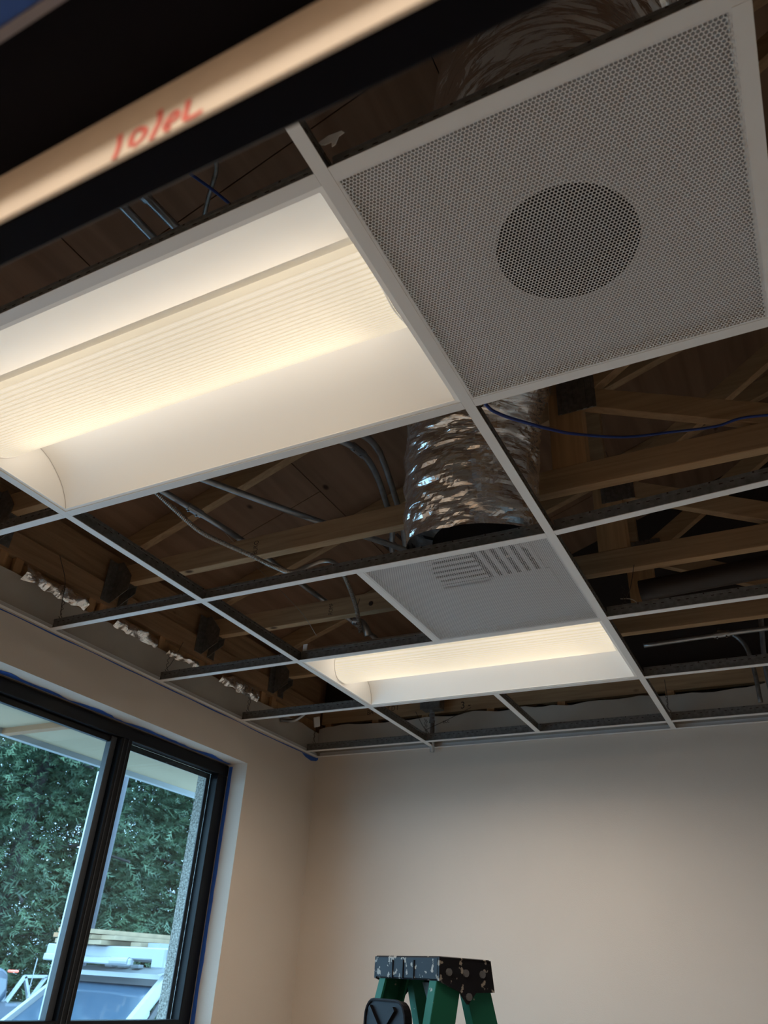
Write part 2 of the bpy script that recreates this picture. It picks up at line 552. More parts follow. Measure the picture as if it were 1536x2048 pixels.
strokes = [[(0.205, 2.068), (0.208, 2.055), (0.208, 2.043)],
           [(0.219, 2.048), (0.217, 2.058), (0.22, 2.063), (0.226, 2.059), (0.228, 2.053), (0.225, 2.048), (0.221, 2.046)],
           [(0.234, 2.072), (0.237, 2.06), (0.236, 2.051), (0.235, 2.043)],
           [(0.243, 2.050), (0.244, 2.055), (0.247, 2.06), (0.25, 2.058), (0.251, 2.053), (0.247, 2.051), (0.244, 2.048), (0.248, 2.044)],
           [(0.256, 2.066), (0.257, 2.059), (0.258, 2.047), (0.264, 2.045), (0.27, 2.046)]]
strip = [o for o in door.children if o.name.startswith('cream_strip')][0]
def ribbon(mb, pts, w, plane_y, off=-0.0005):
    pts = [Vector((p[0], plane_y + off, p[1])) for p in pts]
    n = len(pts)
    vs = []
    for i, p in enumerate(pts):
        d = (pts[min(i + 1, n - 1)] - pts[max(i - 1, 0)]).normalized()
        s_ = Vector((-d.z, 0, d.x)) * w / 2
        vs += [p - s_, p + s_]
    mb.add(vs, [(2 * i, 2 * i + 1, 2 * i + 3, 2 * i + 2) for i in range(n - 1)])
for st in strokes:
    mb = MB()
    ribbon(mb, [(p.x, p.z) for p in spline([(q[0], 0, q[1]) for q in st], 5)], 0.0042, -0.4515)
    o = mb.build('red_letter', RED, strip)

# ------------------------------------------------------------------ wall angles of the ceiling grid
t = struct('trim_1', MB().box(XW, XW + .021, YF, YB, G - .001, G + .0005).box(XW, XW + .0015, YF, YB, G - .001, G + .022), TEE, 'white wall angle along the top of the window wall')
t = struct('trim_2', MB().box(XW + .021, XR, YB - .021, YB, G - .001, G + .0005).box(XW + .021, XR, YB - .0015, YB, G - .001, G + .022), TEE, 'white wall angle along the top of the plain wall')
mb = MB()
n = 90
pr_, lo_ = [], []
for i in range(n + 1):
    y = 0.6 + (3.17 - 0.6) * i / n
    w = 0.005 + 0.010 * noise.noise(Vector((y * 3, 1, 0)))
    o_ = 0.004 + 0.006 * max(0, noise.noise(Vector((y * 1.7, 5, 0))))
    pr_.append((XW + .0012, y, G - .002 - o_)); lo_.append((XW + .0012, y, G - .002 - o_ - max(.0012, w)))
mb.add(pr_ + lo_, [(i, i + 1, n + 2 + i, n + 1 + i) for i in range(n)])
tag(mb.build('masking_tape', TAPE), 'strip of blue masking tape along the left wall under the ceiling angle', 'tape')
mb = MB().add([(XW + .0015, 3.02, G - .012), (XW + .0015, 3.176, G - .004), (XW + .0015, 3.176, G - .022), (XW + .0015, 3.12, G - .033), (XW + .0015, 3.06, G - .026),
               (XW + .012, 3.1765, G - .004), (XW + .012, 3.1765, G - .016)], [(0, 1, 2, 3, 4), (1, 5, 6, 2)])
tag(mb.build('masking_tape', TAPE), 'torn end of blue masking tape in the room corner', 'tape')

# ------------------------------------------------------------------ window
win = struct_empty('window_1', 'black framed sliding window looking onto trees', (-2.08, 1.45, WZ0))
FX0, FX1 = -2.115, -2.065           # frame depth
MB().box(FX0, FX1, WY0, WY1, WZ1 - .06, WZ1 - .008).build('frame_head', BLACKF, win, bevel=.003)
MB().box(FX0, FX1, WY1 - .075, WY1 - .002, WZ0, WZ1 - .06).build('frame_jamb', BLACKF, win, bevel=.003)
MB().box(FX0, FX1, WY0, WY0 + .07, WZ0, WZ1 - .06).build('frame_jamb', BLACKF, win, bevel=.003)
MB().box(FX0, FX1, WY0 + .07, WY1 - .075, WZ0, WZ0 + .06).build('frame_sill', BLACKF, win, bevel=.003)
MB().box(FX0, FX1 + .004, WY0 + .07, WY1 - .075, G - 1.315, G - 1.257).build('transom_bar', BLACKF, win, bevel=.003)
MB().box(FX0, FX1 + .006, 1.805, 1.868, WZ0 + .06, WZ1 - .06).build('mullion', BLACKF, win, bevel=.004)
for dy in (1.815, 1.842):
    MB().box(FX1 + .006, FX1 + .0085, dy, dy + .0035, WZ0 + .06, WZ1 - .06).build('bead', CHARF, win)
MB().box(FX0 - .004, FX0 + .03, 1.772, 1.803, WZ0 + .06, WZ1 - .06).build('sash_stile', CHARF, win, bevel=.003)
MB().box(FX0 - .004, FX0 + .02, WY0 + .07, 1.772, WZ1 - .085, WZ1 - .06).build('sash_rail', BLACKF, win, bevel=.002)
MB().box(FX0 - .004, FX0, 1.868, WY1 - .075, WZ1 - .085, WZ1 - .06).build('sash_rail', CHARF, win)
MB().box(FX0 - .004, FX0, 2.452, WY1 - .075, G - 1.257, WZ1 - .085).build('sash_stile', CHARF, win)
for y0, y1, xx in ((WY0 + .07, 1.775, -2.110), (1.868, WY1 - .075, -2.105)):
    for z0, z1 in ((G - 1.257, WZ1 - .06), (WZ0 + .06, G - 1.315)):
        MB().box(xx, xx + .004, y0, y1, z0, z1).build('pane', GLASS, win)
# blue tape round the frame
def ragged_tape(p0, p1, inward, w, name='blue_tape', seed=0, amp=.006):
    p0 = Vector(p0); p1 = Vector(p1); inw = Vector(inward)
    n = 70
    a = []; b = []
    for i in range(n + 1):
        p = p0.lerp(p1, i / n)
        a.append(p)
        b.append(p + inw * max(.002, w + amp * noise.noise(Vector((i * .21 + seed, 3, seed))) + .4 * amp * noise.noise(Vector((i * .9, seed, 1)))))
    return MB().add(a + b, [(i, i + 1, n + 2 + i, n + 1 + i) for i in range(n)]).build(name, TAPE, win)
ragged_tape((FX1 + .001, WY1 - .0015, WZ0), (FX1 + .001, WY1 - .0015, WZ1 - .012), (1, 0, 0), .022, seed=2, amp=.004)
ragged_tape((FX1 + .001, WY0, WZ1 - .0015), (FX1 + .001, WY1 - .01, WZ1 - .0015), (1, 0, 0), .026, seed=5, amp=.03)

# ================================================================== PLENUM: trusses
def hanger(y, label):
    h = thing('joist_hanger', label, 'bracket', (-1.92, y, G + .22), 'joist hangers on the ledger')
    for s in (-1, 1):
        yy = y + s * .0225
        MB().prism([(-1.953, G + .215), (-1.862, G + .265), (-1.862, G + .33), (-1.925, G + .405), (-1.953, G + .405)], 1, yy - .001, yy + .001).build('side_plate', GALV, h)
        MB().box(-1.954, -1.951, min(yy, yy + s * .05), max(yy, yy + s * .05), G + .215, G + .40).build('flange', GALV, h)
    MB().box(-1.953, -1.865, y - .0225, y + .0225, G + .293, G + .2955).build('seat', GALV, h)
    for k in range(4):
        MB().tube([(-1.951, y + .05, G + .24 + k * .045), (-1.946, y + .05, G + .24 + k * .045)], .005, 6).build('nail', RIVET, h)

def truss(yf, name_label, webs=True):
    y0, y1 = yf, yf + .038
    t = thing('roof_truss', name_label, 'truss', (-1.0, yf, G + .298), 'roof trusses above the grid')
    MB().box(-1.945, XR, y0, y1, G + .298, G + .387).build('bottom_chord', WOODX, t, bevel=.002)
    a = Vector((-1.95, yf + .019, G + .437 + .047)); b = Vector((XR + .3, yf + .019, G + .437 + .047 + SL * (XR + .3 + 1.95)))
    MB().beam(a, b, .038, .089).build('top_chord', WOODX, t, bevel=.002)
    if webs:
        MB().box(-.045, .068, y0 + .004, y1 + .03, G + .388, G + .70).build('post', WOODZ, t, bevel=.002)
        MB().beam((.06, yf + .019, G + .665), (.78, yf + .019, G + .335), .038, .075).build('web', WOODX, t, bevel=.002)
        MB().beam((.08, yf + .019, G + .70), (.95, yf + .019, G + 1.33), .038, .075).build('web', WOODX, t, bevel=.002)
        MB().beam((-.01, yf + .030, G + .69), (-.01, yf + .030, G + 1.15), .038, .06).build('web', WOODX, t, bevel=.002)
        pl = MB().box(-.01, .12, yf - .0025, yf - .0005, G + .60, G + .74)
        for k in range(6):
            pl.box(-.008 + k * .021, .004 + k * .021, yf - .006, yf - .0025, G + .60, G + .74)
        pl.build('nail_plate', GALV, t)
    return t
TY = [0.855, 1.465, 2.075, 2.685]
tl = ['roof truss nearest the camera, above the bright troffer', 'roof truss running behind the foil duct, above the middle of the grid',
      'roof truss with a dark knot, above the far perforated panel', 'farthest roof truss, above the far troffer']
hl = ['galvanised joist hanger nearest the camera on the left ledger', 'galvanised joist hanger above the second stub tee from the window wall', 'galvanised joist hanger above the middle of the left ledger', 'galvanised joist hanger farthest along the left ledger, near the corner']
TR = [truss(y, l) for y, l in zip(TY, tl)]
for y, l in zip(TY, hl): hanger(y + .019, l)
# writing and marks on wood
def text_mesh(s, size, name, m, parent, origin, xdir, ydir, squash=1.0):
    c = bpy.data.curves.new('txt', 'FONT')
    c.body = s; c.size = size
    o = bpy.data.objects.new('txt', c)
    col.objects.link(o)
    dg = bpy.context.evaluated_depsgraph_get()
    me = bpy.data.meshes.new_from_object(o.evaluated_get(dg))
    bpy.data.objects.remove(o)
    bpy.data.curves.remove(c)
    root = parent
    while root.parent is not None: root = root.parent
    X = Vector(xdir).normalized(); Y = Vector(ydir).normalized()
    for v in me.vertices:
        v.co = Vector(origin) + X * v.co.x * squash + Y * v.co.y - root.location
    me.materials.clear()
    me.materials.append(m)
    ob = bpy.data.objects.new(name, me)
    col.objects.link(ob)
    ob.parent = parent
    return ob
chordA = [c for c in TR[1].children if c.name.startswith('bottom_chord')][0]
chordB = [c for c in TR[2].children if c.name.startswith('bottom_chord')][0]
text_mesh('BUKO', .032, 'ink_stamp', INK, chordA, (-1.215, 1.4645, G + .305), (0, 0, 1), (-1, 0, 0), .7)
text_mesh('ROMF', .030, 'ink_stamp', INK, chordB, (-1.235, 2.0745, G + .310), (0, 0, 1), (-1, 0, 0), .7)
hb = [c for c in wall_back.children if c.name.startswith('header_beam')][0]
text_mesh('BA         T D I', .042, 'pencil_writing', INK, hb, (-1.655, YB + .0195, G + .222), (1, 0, .06), (0, 0, 1), .8)
text_mesh('3 -', .055, 'pencil_writing', INK, hb, (-1.08, YB + .0195, G + .205), (1, 0, .02), (0, 0, 1), 1.0)
dwb = [c for c in wall_back.children if c.name.startswith('bare_drywall')][0]
text_mesh('ecc', .030, 'pencil_writing', INK, dwb, (-1.175, YB - .0006, G + .128), (1, 0, .05), (0, 0, 1), 1.0)
# knot on truss B chord
MB().tube([(-1.041, 2.0752, G + .333), (-1.041, 2.0742, G + .333)], .011, 14).build('knot', INK, TR[2])
# stamped marks on the plywood behind it (illegible bars)
sh = MB()
for k in range(13):
    xx = -1.18 + k * .042
    yy = 2.35
    zz = deck_z(xx) - .0008
    for a in range(2):
        yb = yy + a * .16 + .03 * random.random()
        sh.add([(xx, yb, zz), (xx + .016, yb, zz + .016 * SL), (xx + .02, yb + .11, zz + .02 * SL), (xx + .004, yb + .11, zz + .004 * SL)], [(0, 1, 2, 3)])
sh.build('ink_stamp', INK, deck)

# foil scraps on top of the left wall
def foil_scrap(y0, y1, label, h=.075):
    mb = MB(); ny, nz = 44, 9
    vs = []
    for i in range(ny + 1):
        for j in range(nz + 1):
            y = y0 + (y1 - y0) * i / ny
            z = G + .128 + h * j / nz * (0.75 + .5 * noise.noise(Vector((y * 9, 7, y0))))
            x = -1.942 + .020 * noise.noise(Vector((y * 17, z * 22, 2))) + .007 * noise.noise(Vector((y * 45, z * 40, 9))) + .014 * math.sin(j / nz * 3.1)
            vs.append((x, y, z + .008 * noise.noise(Vector((y * 30, z * 20, 5)))))
    mb.add(vs, [(i * (nz + 1) + j, i * (nz + 1) + j + 1, (i + 1) * (nz + 1) + j + 1, (i + 1) * (nz + 1) + j) for i in range(ny) for j in range(nz)])
    return tag(mb.build('foil_scrap', FOIL), label, 'foil', 'foil scraps along the left wall top')
foil_scrap(1.03, 1.34, 'crumpled foil scrap nearest the camera on the left wall top')
foil_scrap(1.50, 1.76, 'crumpled foil scrap below the second stub tee on the left wall top', .08)
foil_scrap(1.83, 2.05, 'short crumpled foil scrap in the middle of the left wall top', .05)
foil_scrap(2.22, 2.54, 'crumpled foil scrap farthest from the camera on the left wall top', .07)
mb = MB().obox((-1.90, 3.06, G + .165), (.5, .6, .3), (-.6, .5, .2), (0, -.3, 1), .018, .008, .028)
tag(mb.build('paper_scrap', PAPER, bevel=.003), 'small white paper scrap hanging in the upper room corner', 'paper')

# ================================================================== foil ducts
def duct(name, label, path, r, seed=0, nseg=150, nring=104, squash=None):
    pts = spline(path, 24)
    # resample evenly
    d = [0]
    for a, b in zip(pts[:-1], pts[1:]): d.append(d[-1] + (b - a).length)
    tot = d[-1]
    res = []
    j = 0
    for i in range(nseg + 1):
        s = tot * i / nseg
        while j < len(d) - 2 and d[j + 1] < s: j += 1
        u = (s - d[j]) / max(1e-9, d[j + 1] - d[j])
        res.append(pts[j].lerp(pts[j + 1], min(1, u)))
    vs = []
    prev = None
    for i, p in enumerate(res):
        dd = (res[min(i + 1, nseg)] - res[max(i - 1, 0)]).normalized()
        s = Vector((1, 0, 0)) if prev is None else prev
        s = (s - dd * s.dot(dd)).normalized(); prev = s
        t_ = dd.cross(s)
        along = tot * i / nseg
        for k in range(nring):
            a = 2 * math.pi * k / nring
            ca, sa = math.cos(a), math.sin(a)
            # pleats run round the duct; some deep folds, many fine creases
            w1 = noise.noise(Vector((ca * 1.0, sa * 1.0, along * 9 + seed)))
            w2 = noise.noise(Vector((ca * 1.9 + 4, sa * 1.9, along * 26 + seed)))
            w3 = noise.noise(Vector((ca * 4, sa * 4 + 3, along * 55 + seed)))
            amt = .35 + .65 * max(0, min(1, .5 + 1.6 * noise.noise(Vector((ca * .8 + 9, sa * .8, along * 2.5 + seed)))))
            rr = r * (1 - .16 * amt * max(0, .30 - abs(w1)) - .12 * amt * max(0, .28 - abs(w2)) + .010 * amt * w3)
            vs.append(p + (s * ca + t_ * sa) * rr)
    fs = []
    for i in range(nseg):
        for k in range(nring):
            k2 = (k + 1) % nring
            fs.append((i * nring + k, i * nring + k2, (i + 1) * nring + k2, (i + 1) * nring + k))
    mb = MB().add(vs, fs)
    o = mb.build(name, FOIL)
    return tag(o, label, 'duct')
duct('flexible_duct', 'silver foil flexible duct rising beyond the nearer perforated panel',
     [(-.250, 1.285, G + .054), (-.245, 1.255, G + .18), (-.232, 1.225, G + .38), (-.15, 1.13, G + .56), (.01, 1.00, G + .68), (.17, .86, G + .75), (.34, .70, G + .79)], .212, 3)
duct('flexible_duct', 'silver foil flexible duct above the nearer perforated panel',
     [(.285, .32, G + .056), (.285, .32, G + .25), (.29, .32, G + .50), (.36, .36, G + .76), (.52, .45, G + .98)], .226, 11, 110)

# ================================================================== ceiling grid
def tee(name, label, a, b, group, height=.040):
    """inverted T: white flange, steel web with slots, bulb on top; a and b are (x, y)"""
    a = Vector((a[0], a[1], 0)); b = Vector((b[0], b[1], 0))
    d = (b - a); L = d.length; d.normalize(); s = Vector((-d.y, d.x, 0))
    mid = (a + b) / 2
    z = G
    up = Vector((0, 0, 1))
    t = thing(name, label, 'ceiling tee', (mid.x, mid.y, z), group)
    def bx(off0, off1, z0, z1):
        return MB().obox(mid + s * (off0 + off1) / 2 + up * (z + (z0 + z1) / 2), d, s, up, L / 2, (off1 - off0) / 2, (z1 - z0) / 2)
    bx(-.012, .012, -.0012, .0008).build('flange', TEE, t)
    bx(-.0011, .0011, .0008, height).build('web', GALV, t)
    bx(-.0032, .0032, height - .008, height).build('bulb', GALV, t)
    # slots and stitching marks, one strip of small real pieces each side
    mb = MB()
    n = int(L / .0254)
    for k in range(1, n):
        c = mid + d * (-L / 2 + k * L / n)
        if k % 4 == 0:
            for sg in (-1, 1):
                mb.obox(c + s * sg * .0014 + up * (z + height - .003), d, s, up, .0022, .0020, .0022)
        else:
            for sg in (-1, 1):
                mb.obox(c + s * sg * .0012 + up * (z + height - .0125), d, s, up, .0045, .0004, .0012)
    mb.build('slots', INK, t, kind='stuff')
    return t
XA, XB = 0.0, -1.2192
YE = YB - .004
mains = 'main runners of the ceiling grid'
tee('main_tee', 'long white ceiling runner beside both perforated panels, from the door to the plain wall', (XA, YF + .01), (XA, YE), mains, .044)
tee('main_tee', 'long white ceiling runner at the left ends of both troffers', (XB, YF + .01), (XB, YE), mains, .044)
cr = 'cross tees of the ceiling grid'
rows_l = ['white cross tee along the near edge of the bright near troffer', 'white cross tee along the far edge of the near troffer',
          'white cross tee along the near edge of the far perforated panel', 'white cross tee along the near edge of the far troffer',
          'white cross tee along the far edge of the far troffer', 'white cross tee next to the plain wall, between the two runners']
for k in range(6):
    tee('cross_tee', rows_l[k], (XB + .0125, k * F), (XA - .0125, k * F), cr)
stub_l = [None, 'white stub tee leaving the frame at the left, beside the near troffer corner', 'white stub tee nearest the camera with a free end by the window wall',
          'white stub tee pointing at the middle of the window wall', 'white stub tee left of the far troffer corner', 'white stub tee in the far left room corner']
for k in range(1, 6):
    tee('cross_tee', stub_l[k], (XW + .014, k * F), (XB - .0125, k * F), cr)
right_l = ['white cross tee along the near edge of the near perforated panel', 'white cross tee along the far edge of the near perforated panel',
           'slightly skewed white cross tee right of the far perforated panel', 'white cross tee running right from the near corner of the far troffer',
           'white cross tee running right from the far corner of the far troffer', 'white cross tee next to the plain wall, right of the runner']
for k in range(6):
    dy = -.105 if k == 2 else 0
    tee('cross_tee', right_l[k], (XA + .0125, k * F - (.003 if k == 2 else 0)), (1.2192, k * F + dy), cr)
tee('cross_tee', 'short white tee on the right edge of the near perforated panel', (F, .0125), (F, F - .0125), cr)
tee('cross_tee', 'short white tee on the left edge of the far perforated panel', (-F, 2 * F + .0125), (-F, 3 * F - .0125), cr)
tee('cross_tee', 'short white tee between the far troffer and the plain wall', (-F, 4 * F + .0125), (-F, 5 * F - .0125), cr)

# ------------------------------------------------------------------ perforated panels
PITCH, HR = 0.00635, 0.00260
def perforated_mesh():
    half = .2890
    cols = int(2 * half / PITCH)
    rowh = PITCH * math.sqrt(3) / 2
    rows = int(2 * half / rowh)
    cx, cy = [], []
    for j in range(rows):
        off = (j % 2) * .5
        for i in range(cols):
            cx.append((i + off - (cols - .5) / 2 + .25) * PITCH)
            cy.append((j - (rows - 1) / 2) * rowh)
    cx = np.array(cx); cy = np.array(cy); N = len(cx)
    ang = np.arange(12) * np.pi / 6 + np.pi / 6
    Rc = PITCH / math.sqrt(3)                           # hexagon corner radius
    outer_r = np.where(np.arange(12) % 2 == 0, PITCH / 2 / math.cos(math.pi/6), PITCH / 2)
    # pointy-top hexagon: corners at 30, 90, ... degrees
    outer = np.stack([np.cos(ang) * outer_r, np.sin(ang) * outer_r], 1)
    inner = np.stack([np.cos(ang) * HR, np.sin(ang) * HR], 1)
    ring = np.concatenate([outer, inner])               # 24 points
    V = np.zeros((N, 24, 3), np.float32)
    V[:, :, 0] = cx[:, None] + ring[None, :, 0]
    V[:, :, 1] = cy[:, None] + ring[None, :, 1]
    k = np.arange(12); k2 = (k + 1) % 12
    Q = np.stack([k, 12 + k, 12 + k2, k2], 1)           # faces look down
    FQ = (Q[None] + (np.arange(N) * 24)[:, None, None]).reshape(-1, 4)
    me = bpy.data.meshes.new('perforated_sheet')
    me.vertices.add(N * 24)
    me.vertices.foreach_set('co', V.reshape(-1))
    nf = len(FQ)
    me.loops.add(nf * 4)
    me.loops.foreach_set('vertex_index', FQ.reshape(-1).astype(np.int32))
    me.polygons.add(nf)
    me.polygons.foreach_set('loop_start', np.arange(nf, dtype=np.int32) * 4)
    me.polygons.foreach_set('loop_total', np.full(nf, 4, np.int32))
    me.update(); me.validate()
    me.materials.append(PANEL)
    return me, cols * PITCH / 2, rows * rowh / 2
PMESH, PHX, PHY = perforated_mesh()

def panel(cx, cy, label, core):
    t = thing('perforated_panel', label, 'air panel', (cx, cy, G), 'perforated air panels')
    o = bpy.data.objects.new('perforated_face', PMESH)
    col.objects.link(o); o.parent = t; o.location = (0, 0, -.0005)
    zf = G - .0005
    h = .2965
    fr = MB()
    xi0, xi1, yi0, yi1 = cx - PHX + .002, cx + PHX - .002, cy - PHY + .001, cy + PHY - .001
    fr.box(cx - h, cx + h, cy - h, yi0, zf, zf + .003).box(cx - h, cx + h, yi1, cy + h, zf, zf + .003)
    fr.box(cx - h, xi0, yi0, yi1, zf, zf + .003).box(xi1, cx + h, yi0, yi1, zf, zf + .003)
    fr.build('rim', PANEL, t)
    # backing pan with a round neck
    zb = G + .022
    rad = .17 if core else .122
    ox, oy = (cx + .055, cy - .135) if core else (cx, cy)
    n = 48
    circ = [(ox + rad * math.cos(2 * math.pi * k / n), max(cy - .287, oy + rad * math.sin(2 * math.pi * k / n)), zb) for k in range(n)]
    sq = []
    for k in range(n):
        a = 2 * math.pi * k / n
        c, s = math.cos(a), math.sin(a)
        m_ = max(abs(c), abs(s))
        sq.append((cx + .288 * c / m_, cy + .288 * s / m_, zb))
    MB().add(circ + sq, [(k, (k + 1) % n, n + (k + 1) % n, n + k) for k in range(n)]).build('backing', BACKP, t)
    w = MB()
    w.box(cx - .29, cx + .29, cy - .29, cy - .288, G + .003, G + .05).box(cx - .29, cx + .29, cy + .288, cy + .29, G + .003, G + .05)
    w.box(cx - .29, cx - .288, cy - .29, cy + .29, G + .003, G + .05).box(cx + .288, cx + .29, cy - .29, cy + .29, G + .003, G + .05)
    w.build('pan_side', HOUSE, t)
    MB().add(sq[:] and [(p[0], p[1], zb + .002) for p in sq] + [(p[0], p[1], zb + .002) for p in circ], [(k, (k + 1) % n, n + (k + 1) % n, n + k) for k in range(n)]).build('pan_back', HOUSE, t)
    nk = MB()
    c2 = [(p[0], p[1], zb + .085) for p in circ]
    nk.add(circ + c2 , [(k, (k + 1) % n, n + (k + 1) % n, n + k) for k in range(n)] + [tuple(range(n, 2 * n))])
    nk.build('neck', DUCTIN, t)
    if core:
        z = zb - .003
        for k in range(7):          # deflector blades over the neck
            yy = cy - .252 + k * .030
            MB().box(ox - .175, ox - .012, yy, yy + .014, z, z + .0025).build('blade', BACKP, t)
        for k in range(6):
            xx = ox + .004 + k * .030
            MB().box(xx, xx + .015, cy - .262, oy + .055, z, z + .0025).build('blade', BACKP, t)
        MB().box(ox - .18, ox + .18, oy + .055, oy + .18, z, z + .0025).build('blade', BACKP, t)
    return t
panel(F / 2, F / 2, 'large near white perforated ceiling panel with a round dark duct opening', False)
panel(-F / 2, 2.5 * F, 'farther white perforated ceiling panel with striped deflector blades behind it', True)

# ------------------------------------------------------------------ troffers
def troffer(x0, y0, label, w=4 * .3048, d=F):
    x1, y1 = x0 + w, y0 + d
    t = thing('troffer', label, 'ceiling light', ((x0 + x1) / 2, (y0 + y1) / 2, G), 'recessed troffers')
    i0, i1, j0, j1 = x0 + .008, x1 - .008, y0 + .008, y1 - .008
    z = G + .0012
    e = .014
    fl = MB()
    fl.box(i0, i1, j0, j0 + e, z, z + .002).box(i0, i1, j1 - e, j1, z, z + .002).box(i0, i0 + e, j0 + e, j1 - e, z, z + .002).box(i1 - e, i1, j0 + e, j1 - e, z, z + .002)
    fl.build('rim', TROFF, t)
    a0, a1, b0, b1 = i0 + e, i1 - e, j0 + e, j1 - e
    yc = (y0 + y1) / 2
    zr = z + .002
    ZT = G + .100                # top of the reflector
    ZL = G + .074                # edges of the lens
    def end(zz): return (zz - zr) * .36
    pan = [(0, 0), (.012, .016), (.026, .030), (.039, .042), (.054, .053), (.072, .064), (.093, .075), (.118, .087), (.143, .094), (.165, .098), (.192, .099)]
    n = len(pan) - 1
    for yr, sg in ((b0, 1), (b1, -1)):
        vs = []
        for dy_, dz_ in pan:
            zz = zr + dz_ * (ZT - zr) / .099
            vs.append((a0 + end(zz), yr + sg * dy_, zz)); vs.append((a1 - end(zz), yr + sg * dy_, zz))
        MB().add(vs, [(2 * k, 2 * k + 1, 2 * k + 3, 2 * k + 2) for k in range(n)]).build('reflector', TROFF, t, smooth=True)
    for xe, sg in ((a0, 1), (a1, -1)):
        vs = []
        for yr, s2 in ((b0, 1), (b1, -1)):
            for dy_, dz_ in pan:
                zz = zr + dz_ * (ZT - zr) / .099
                vs.append((xe + sg * end(zz), yr + s2 * dy_, zz))
        MB().add(vs, [(k, k + 1, n + 1 + k + 1, n + 1 + k) for k in range(n)]).build('end_plate', TROFF, t)
        for q in (0, n + 1):
            pts = [Vector(vs[q + k]) + Vector((sg * .0012, 0, -.0012)) for k in range(n + 1)]
            MB().tube(pts, .0006, 5).build('seam', HOUSE, t)
    # ribbed lens: an arc bulging down between the two reflectors
    m = 150
    hc, Rr = .105, .120
    vs = []
    for k in range(m + 1):
        an = math.asin(hc / Rr) * (2 * k / m - 1)
        yy = Rr * math.sin(an)
        zz = G + .012 + Rr * (1 - math.cos(an)) + (.0003 if k % 2 else 0)
        ex = max(.006, end(zz))
        vs.append((a0 + ex, yc + yy, zz)); vs.append((a1 - ex, yc + yy, zz))
    lv = [(vs[0][0], vs[0][1], ZT - .001), (vs[1][0], vs[1][1], ZT - .001)] + vs + [(vs[-2][0], vs[-2][1], ZT - .001), (vs[-1][0], vs[-1][1], ZT - .001)]
    MB().add(lv, [(2 * k, 2 * k + 1, 2 * k + 3, 2 * k + 2) for k in range(m + 2)]).build('lens', LENS, t)
    for q in (0, 1):
        MB().tube([Vector(vs[2 * k + q]) + Vector((.002 if q == 0 else -.002, 0, -.0015)) for k in range(0, m + 1, 6)], .0018, 5).build('lens_edge', TROFF, t)
    # light boards inside and the closed housing above
    for yy in (yc + .030,):
        MB().box(a0 + .10, a1 - .10, yy - .012, yy + .012, G + .070, G + .072).build('light_board', LED, t)
    hs = MB()
    p = [(j0 + .004, zr + .002), (j0 + .004, zr + .045), (yc - .17, G + .112), (yc + .17, G + .112), (j1 - .004, zr + .045), (j1 - .004, zr + .002)]
    nn = len(p)
    vv = [(i0 + .004 + (0 if k in (0, 1, 4, 5) else .05), q[0], q[1]) for k, q in enumerate(p)] + [(i1 - .004 - (0 if k in (0, 1, 4, 5) else .05), q[0], q[1]) for k, q in enumerate(p)]
    hs.add(vv, [(k, k + 1, nn + k + 1, nn + k) for k in range(nn - 1)] + [tuple(range(nn)), tuple(range(nn, 2 * nn))])
    hs.build('housing', HOUSE, t)
    for xx in (i0 + .012, i1 - .012):
        MB().box(xx - .010, xx + .010, j0 + .002, j0 + .006, zr + .002, zr + .072).build('clip', PANEL, t)
        MB().box(xx - .010, xx + .010, j1 - .006, j1 - .002, zr + .002, zr + .072).build('clip', PANEL, t)
    # its light: small lamps spread along the lens, shining down
    for k in range(5):
        L = bpy.data.lights.new('troffer_lamp', 'SPOT')
        L.energy = TROFFER_W
        L.color = LAMP_COLOR
        L.spot_size = math.radians(166)
        L.spot_blend = 0.8
        L.shadow_soft_size = 0.0
        lo = bpy.data.objects.new('troffer_lamp', L)
        lo.location = (x0 + w * (k + .75) / 5.5, yc, G - .004)
        col.objects.link(lo)
    for k in range(28):          # unseen lamps added beside the lens to brighten the reflectors
        L = bpy.data.lights.new('reflector_fill', 'POINT')
        L.energy = FILL_W
        L.color = LAMP_COLOR
        L.shadow_soft_size = 0.0
        lo = bpy.data.objects.new('reflector_fill', L)
        lo.location = (x0 + w * (k // 2 + 1.6) / 16.2, yc + (.075 if k % 2 else -.075), G + .029)
        col.objects.link(lo)
    return t
troffer(XB, 0, 'large bright recessed troffer nearest the camera, left of the near perforated panel')
troffer(XB, 3 * F, 'smaller looking bright troffer near the plain wall, beyond the far perforated panel')

# ------------------------------------------------------------------ conduits and cables
def pipe(name, label, pts, r, m, cat, n=10, smooth=True, seg=10, couplings=(), group=None):
    P = spline(pts, seg) if len(pts) > 2 else [Vector(p) for p in pts]
    base = P[len(P) // 2]
    if couplings:
        t = thing(name, label, cat, base, group)
        MB().tube(P, r, n).build('tube', m, t, smooth=smooth)
        for f in couplings:
            i = int(f * (len(P) - 2)) if len(P) > 2 else 0
            a, b = (P[i], P[i + 1]) if len(P) > 2 else (P[0].lerp(P[1], f), P[1])
            d = (b - a).normalized()
            MB().tube([a - d * .035, a + d * .035], r * 1.28, n).build('coupling', EMT, t, smooth=False)
            for s in (-.02, .02):
                q = a + d * s
                MB().tube([q, q + Vector((.0, -.4, -1)).normalized() * r * 1.9], .004, 6).build('set_screw', RIVET, t)
        return t
    mb = MB().tube(P, r, n)
    return tag(mb.build(name, m, smooth=smooth), label, cat, group)
cg = 'steel conduits above the grid'
Zc = G + .42
pipe('conduit', 'steel conduit with a coupling, left of the longer slanting conduit', [(-1.45, .78, Zc), (-1.397, 1.11, Zc), (-1.345, 1.50, Zc), (-1.326, 2.10, Zc), (-1.30, 2.9, Zc)], .0125, EMT, 'conduit', couplings=(.36,), group=cg)
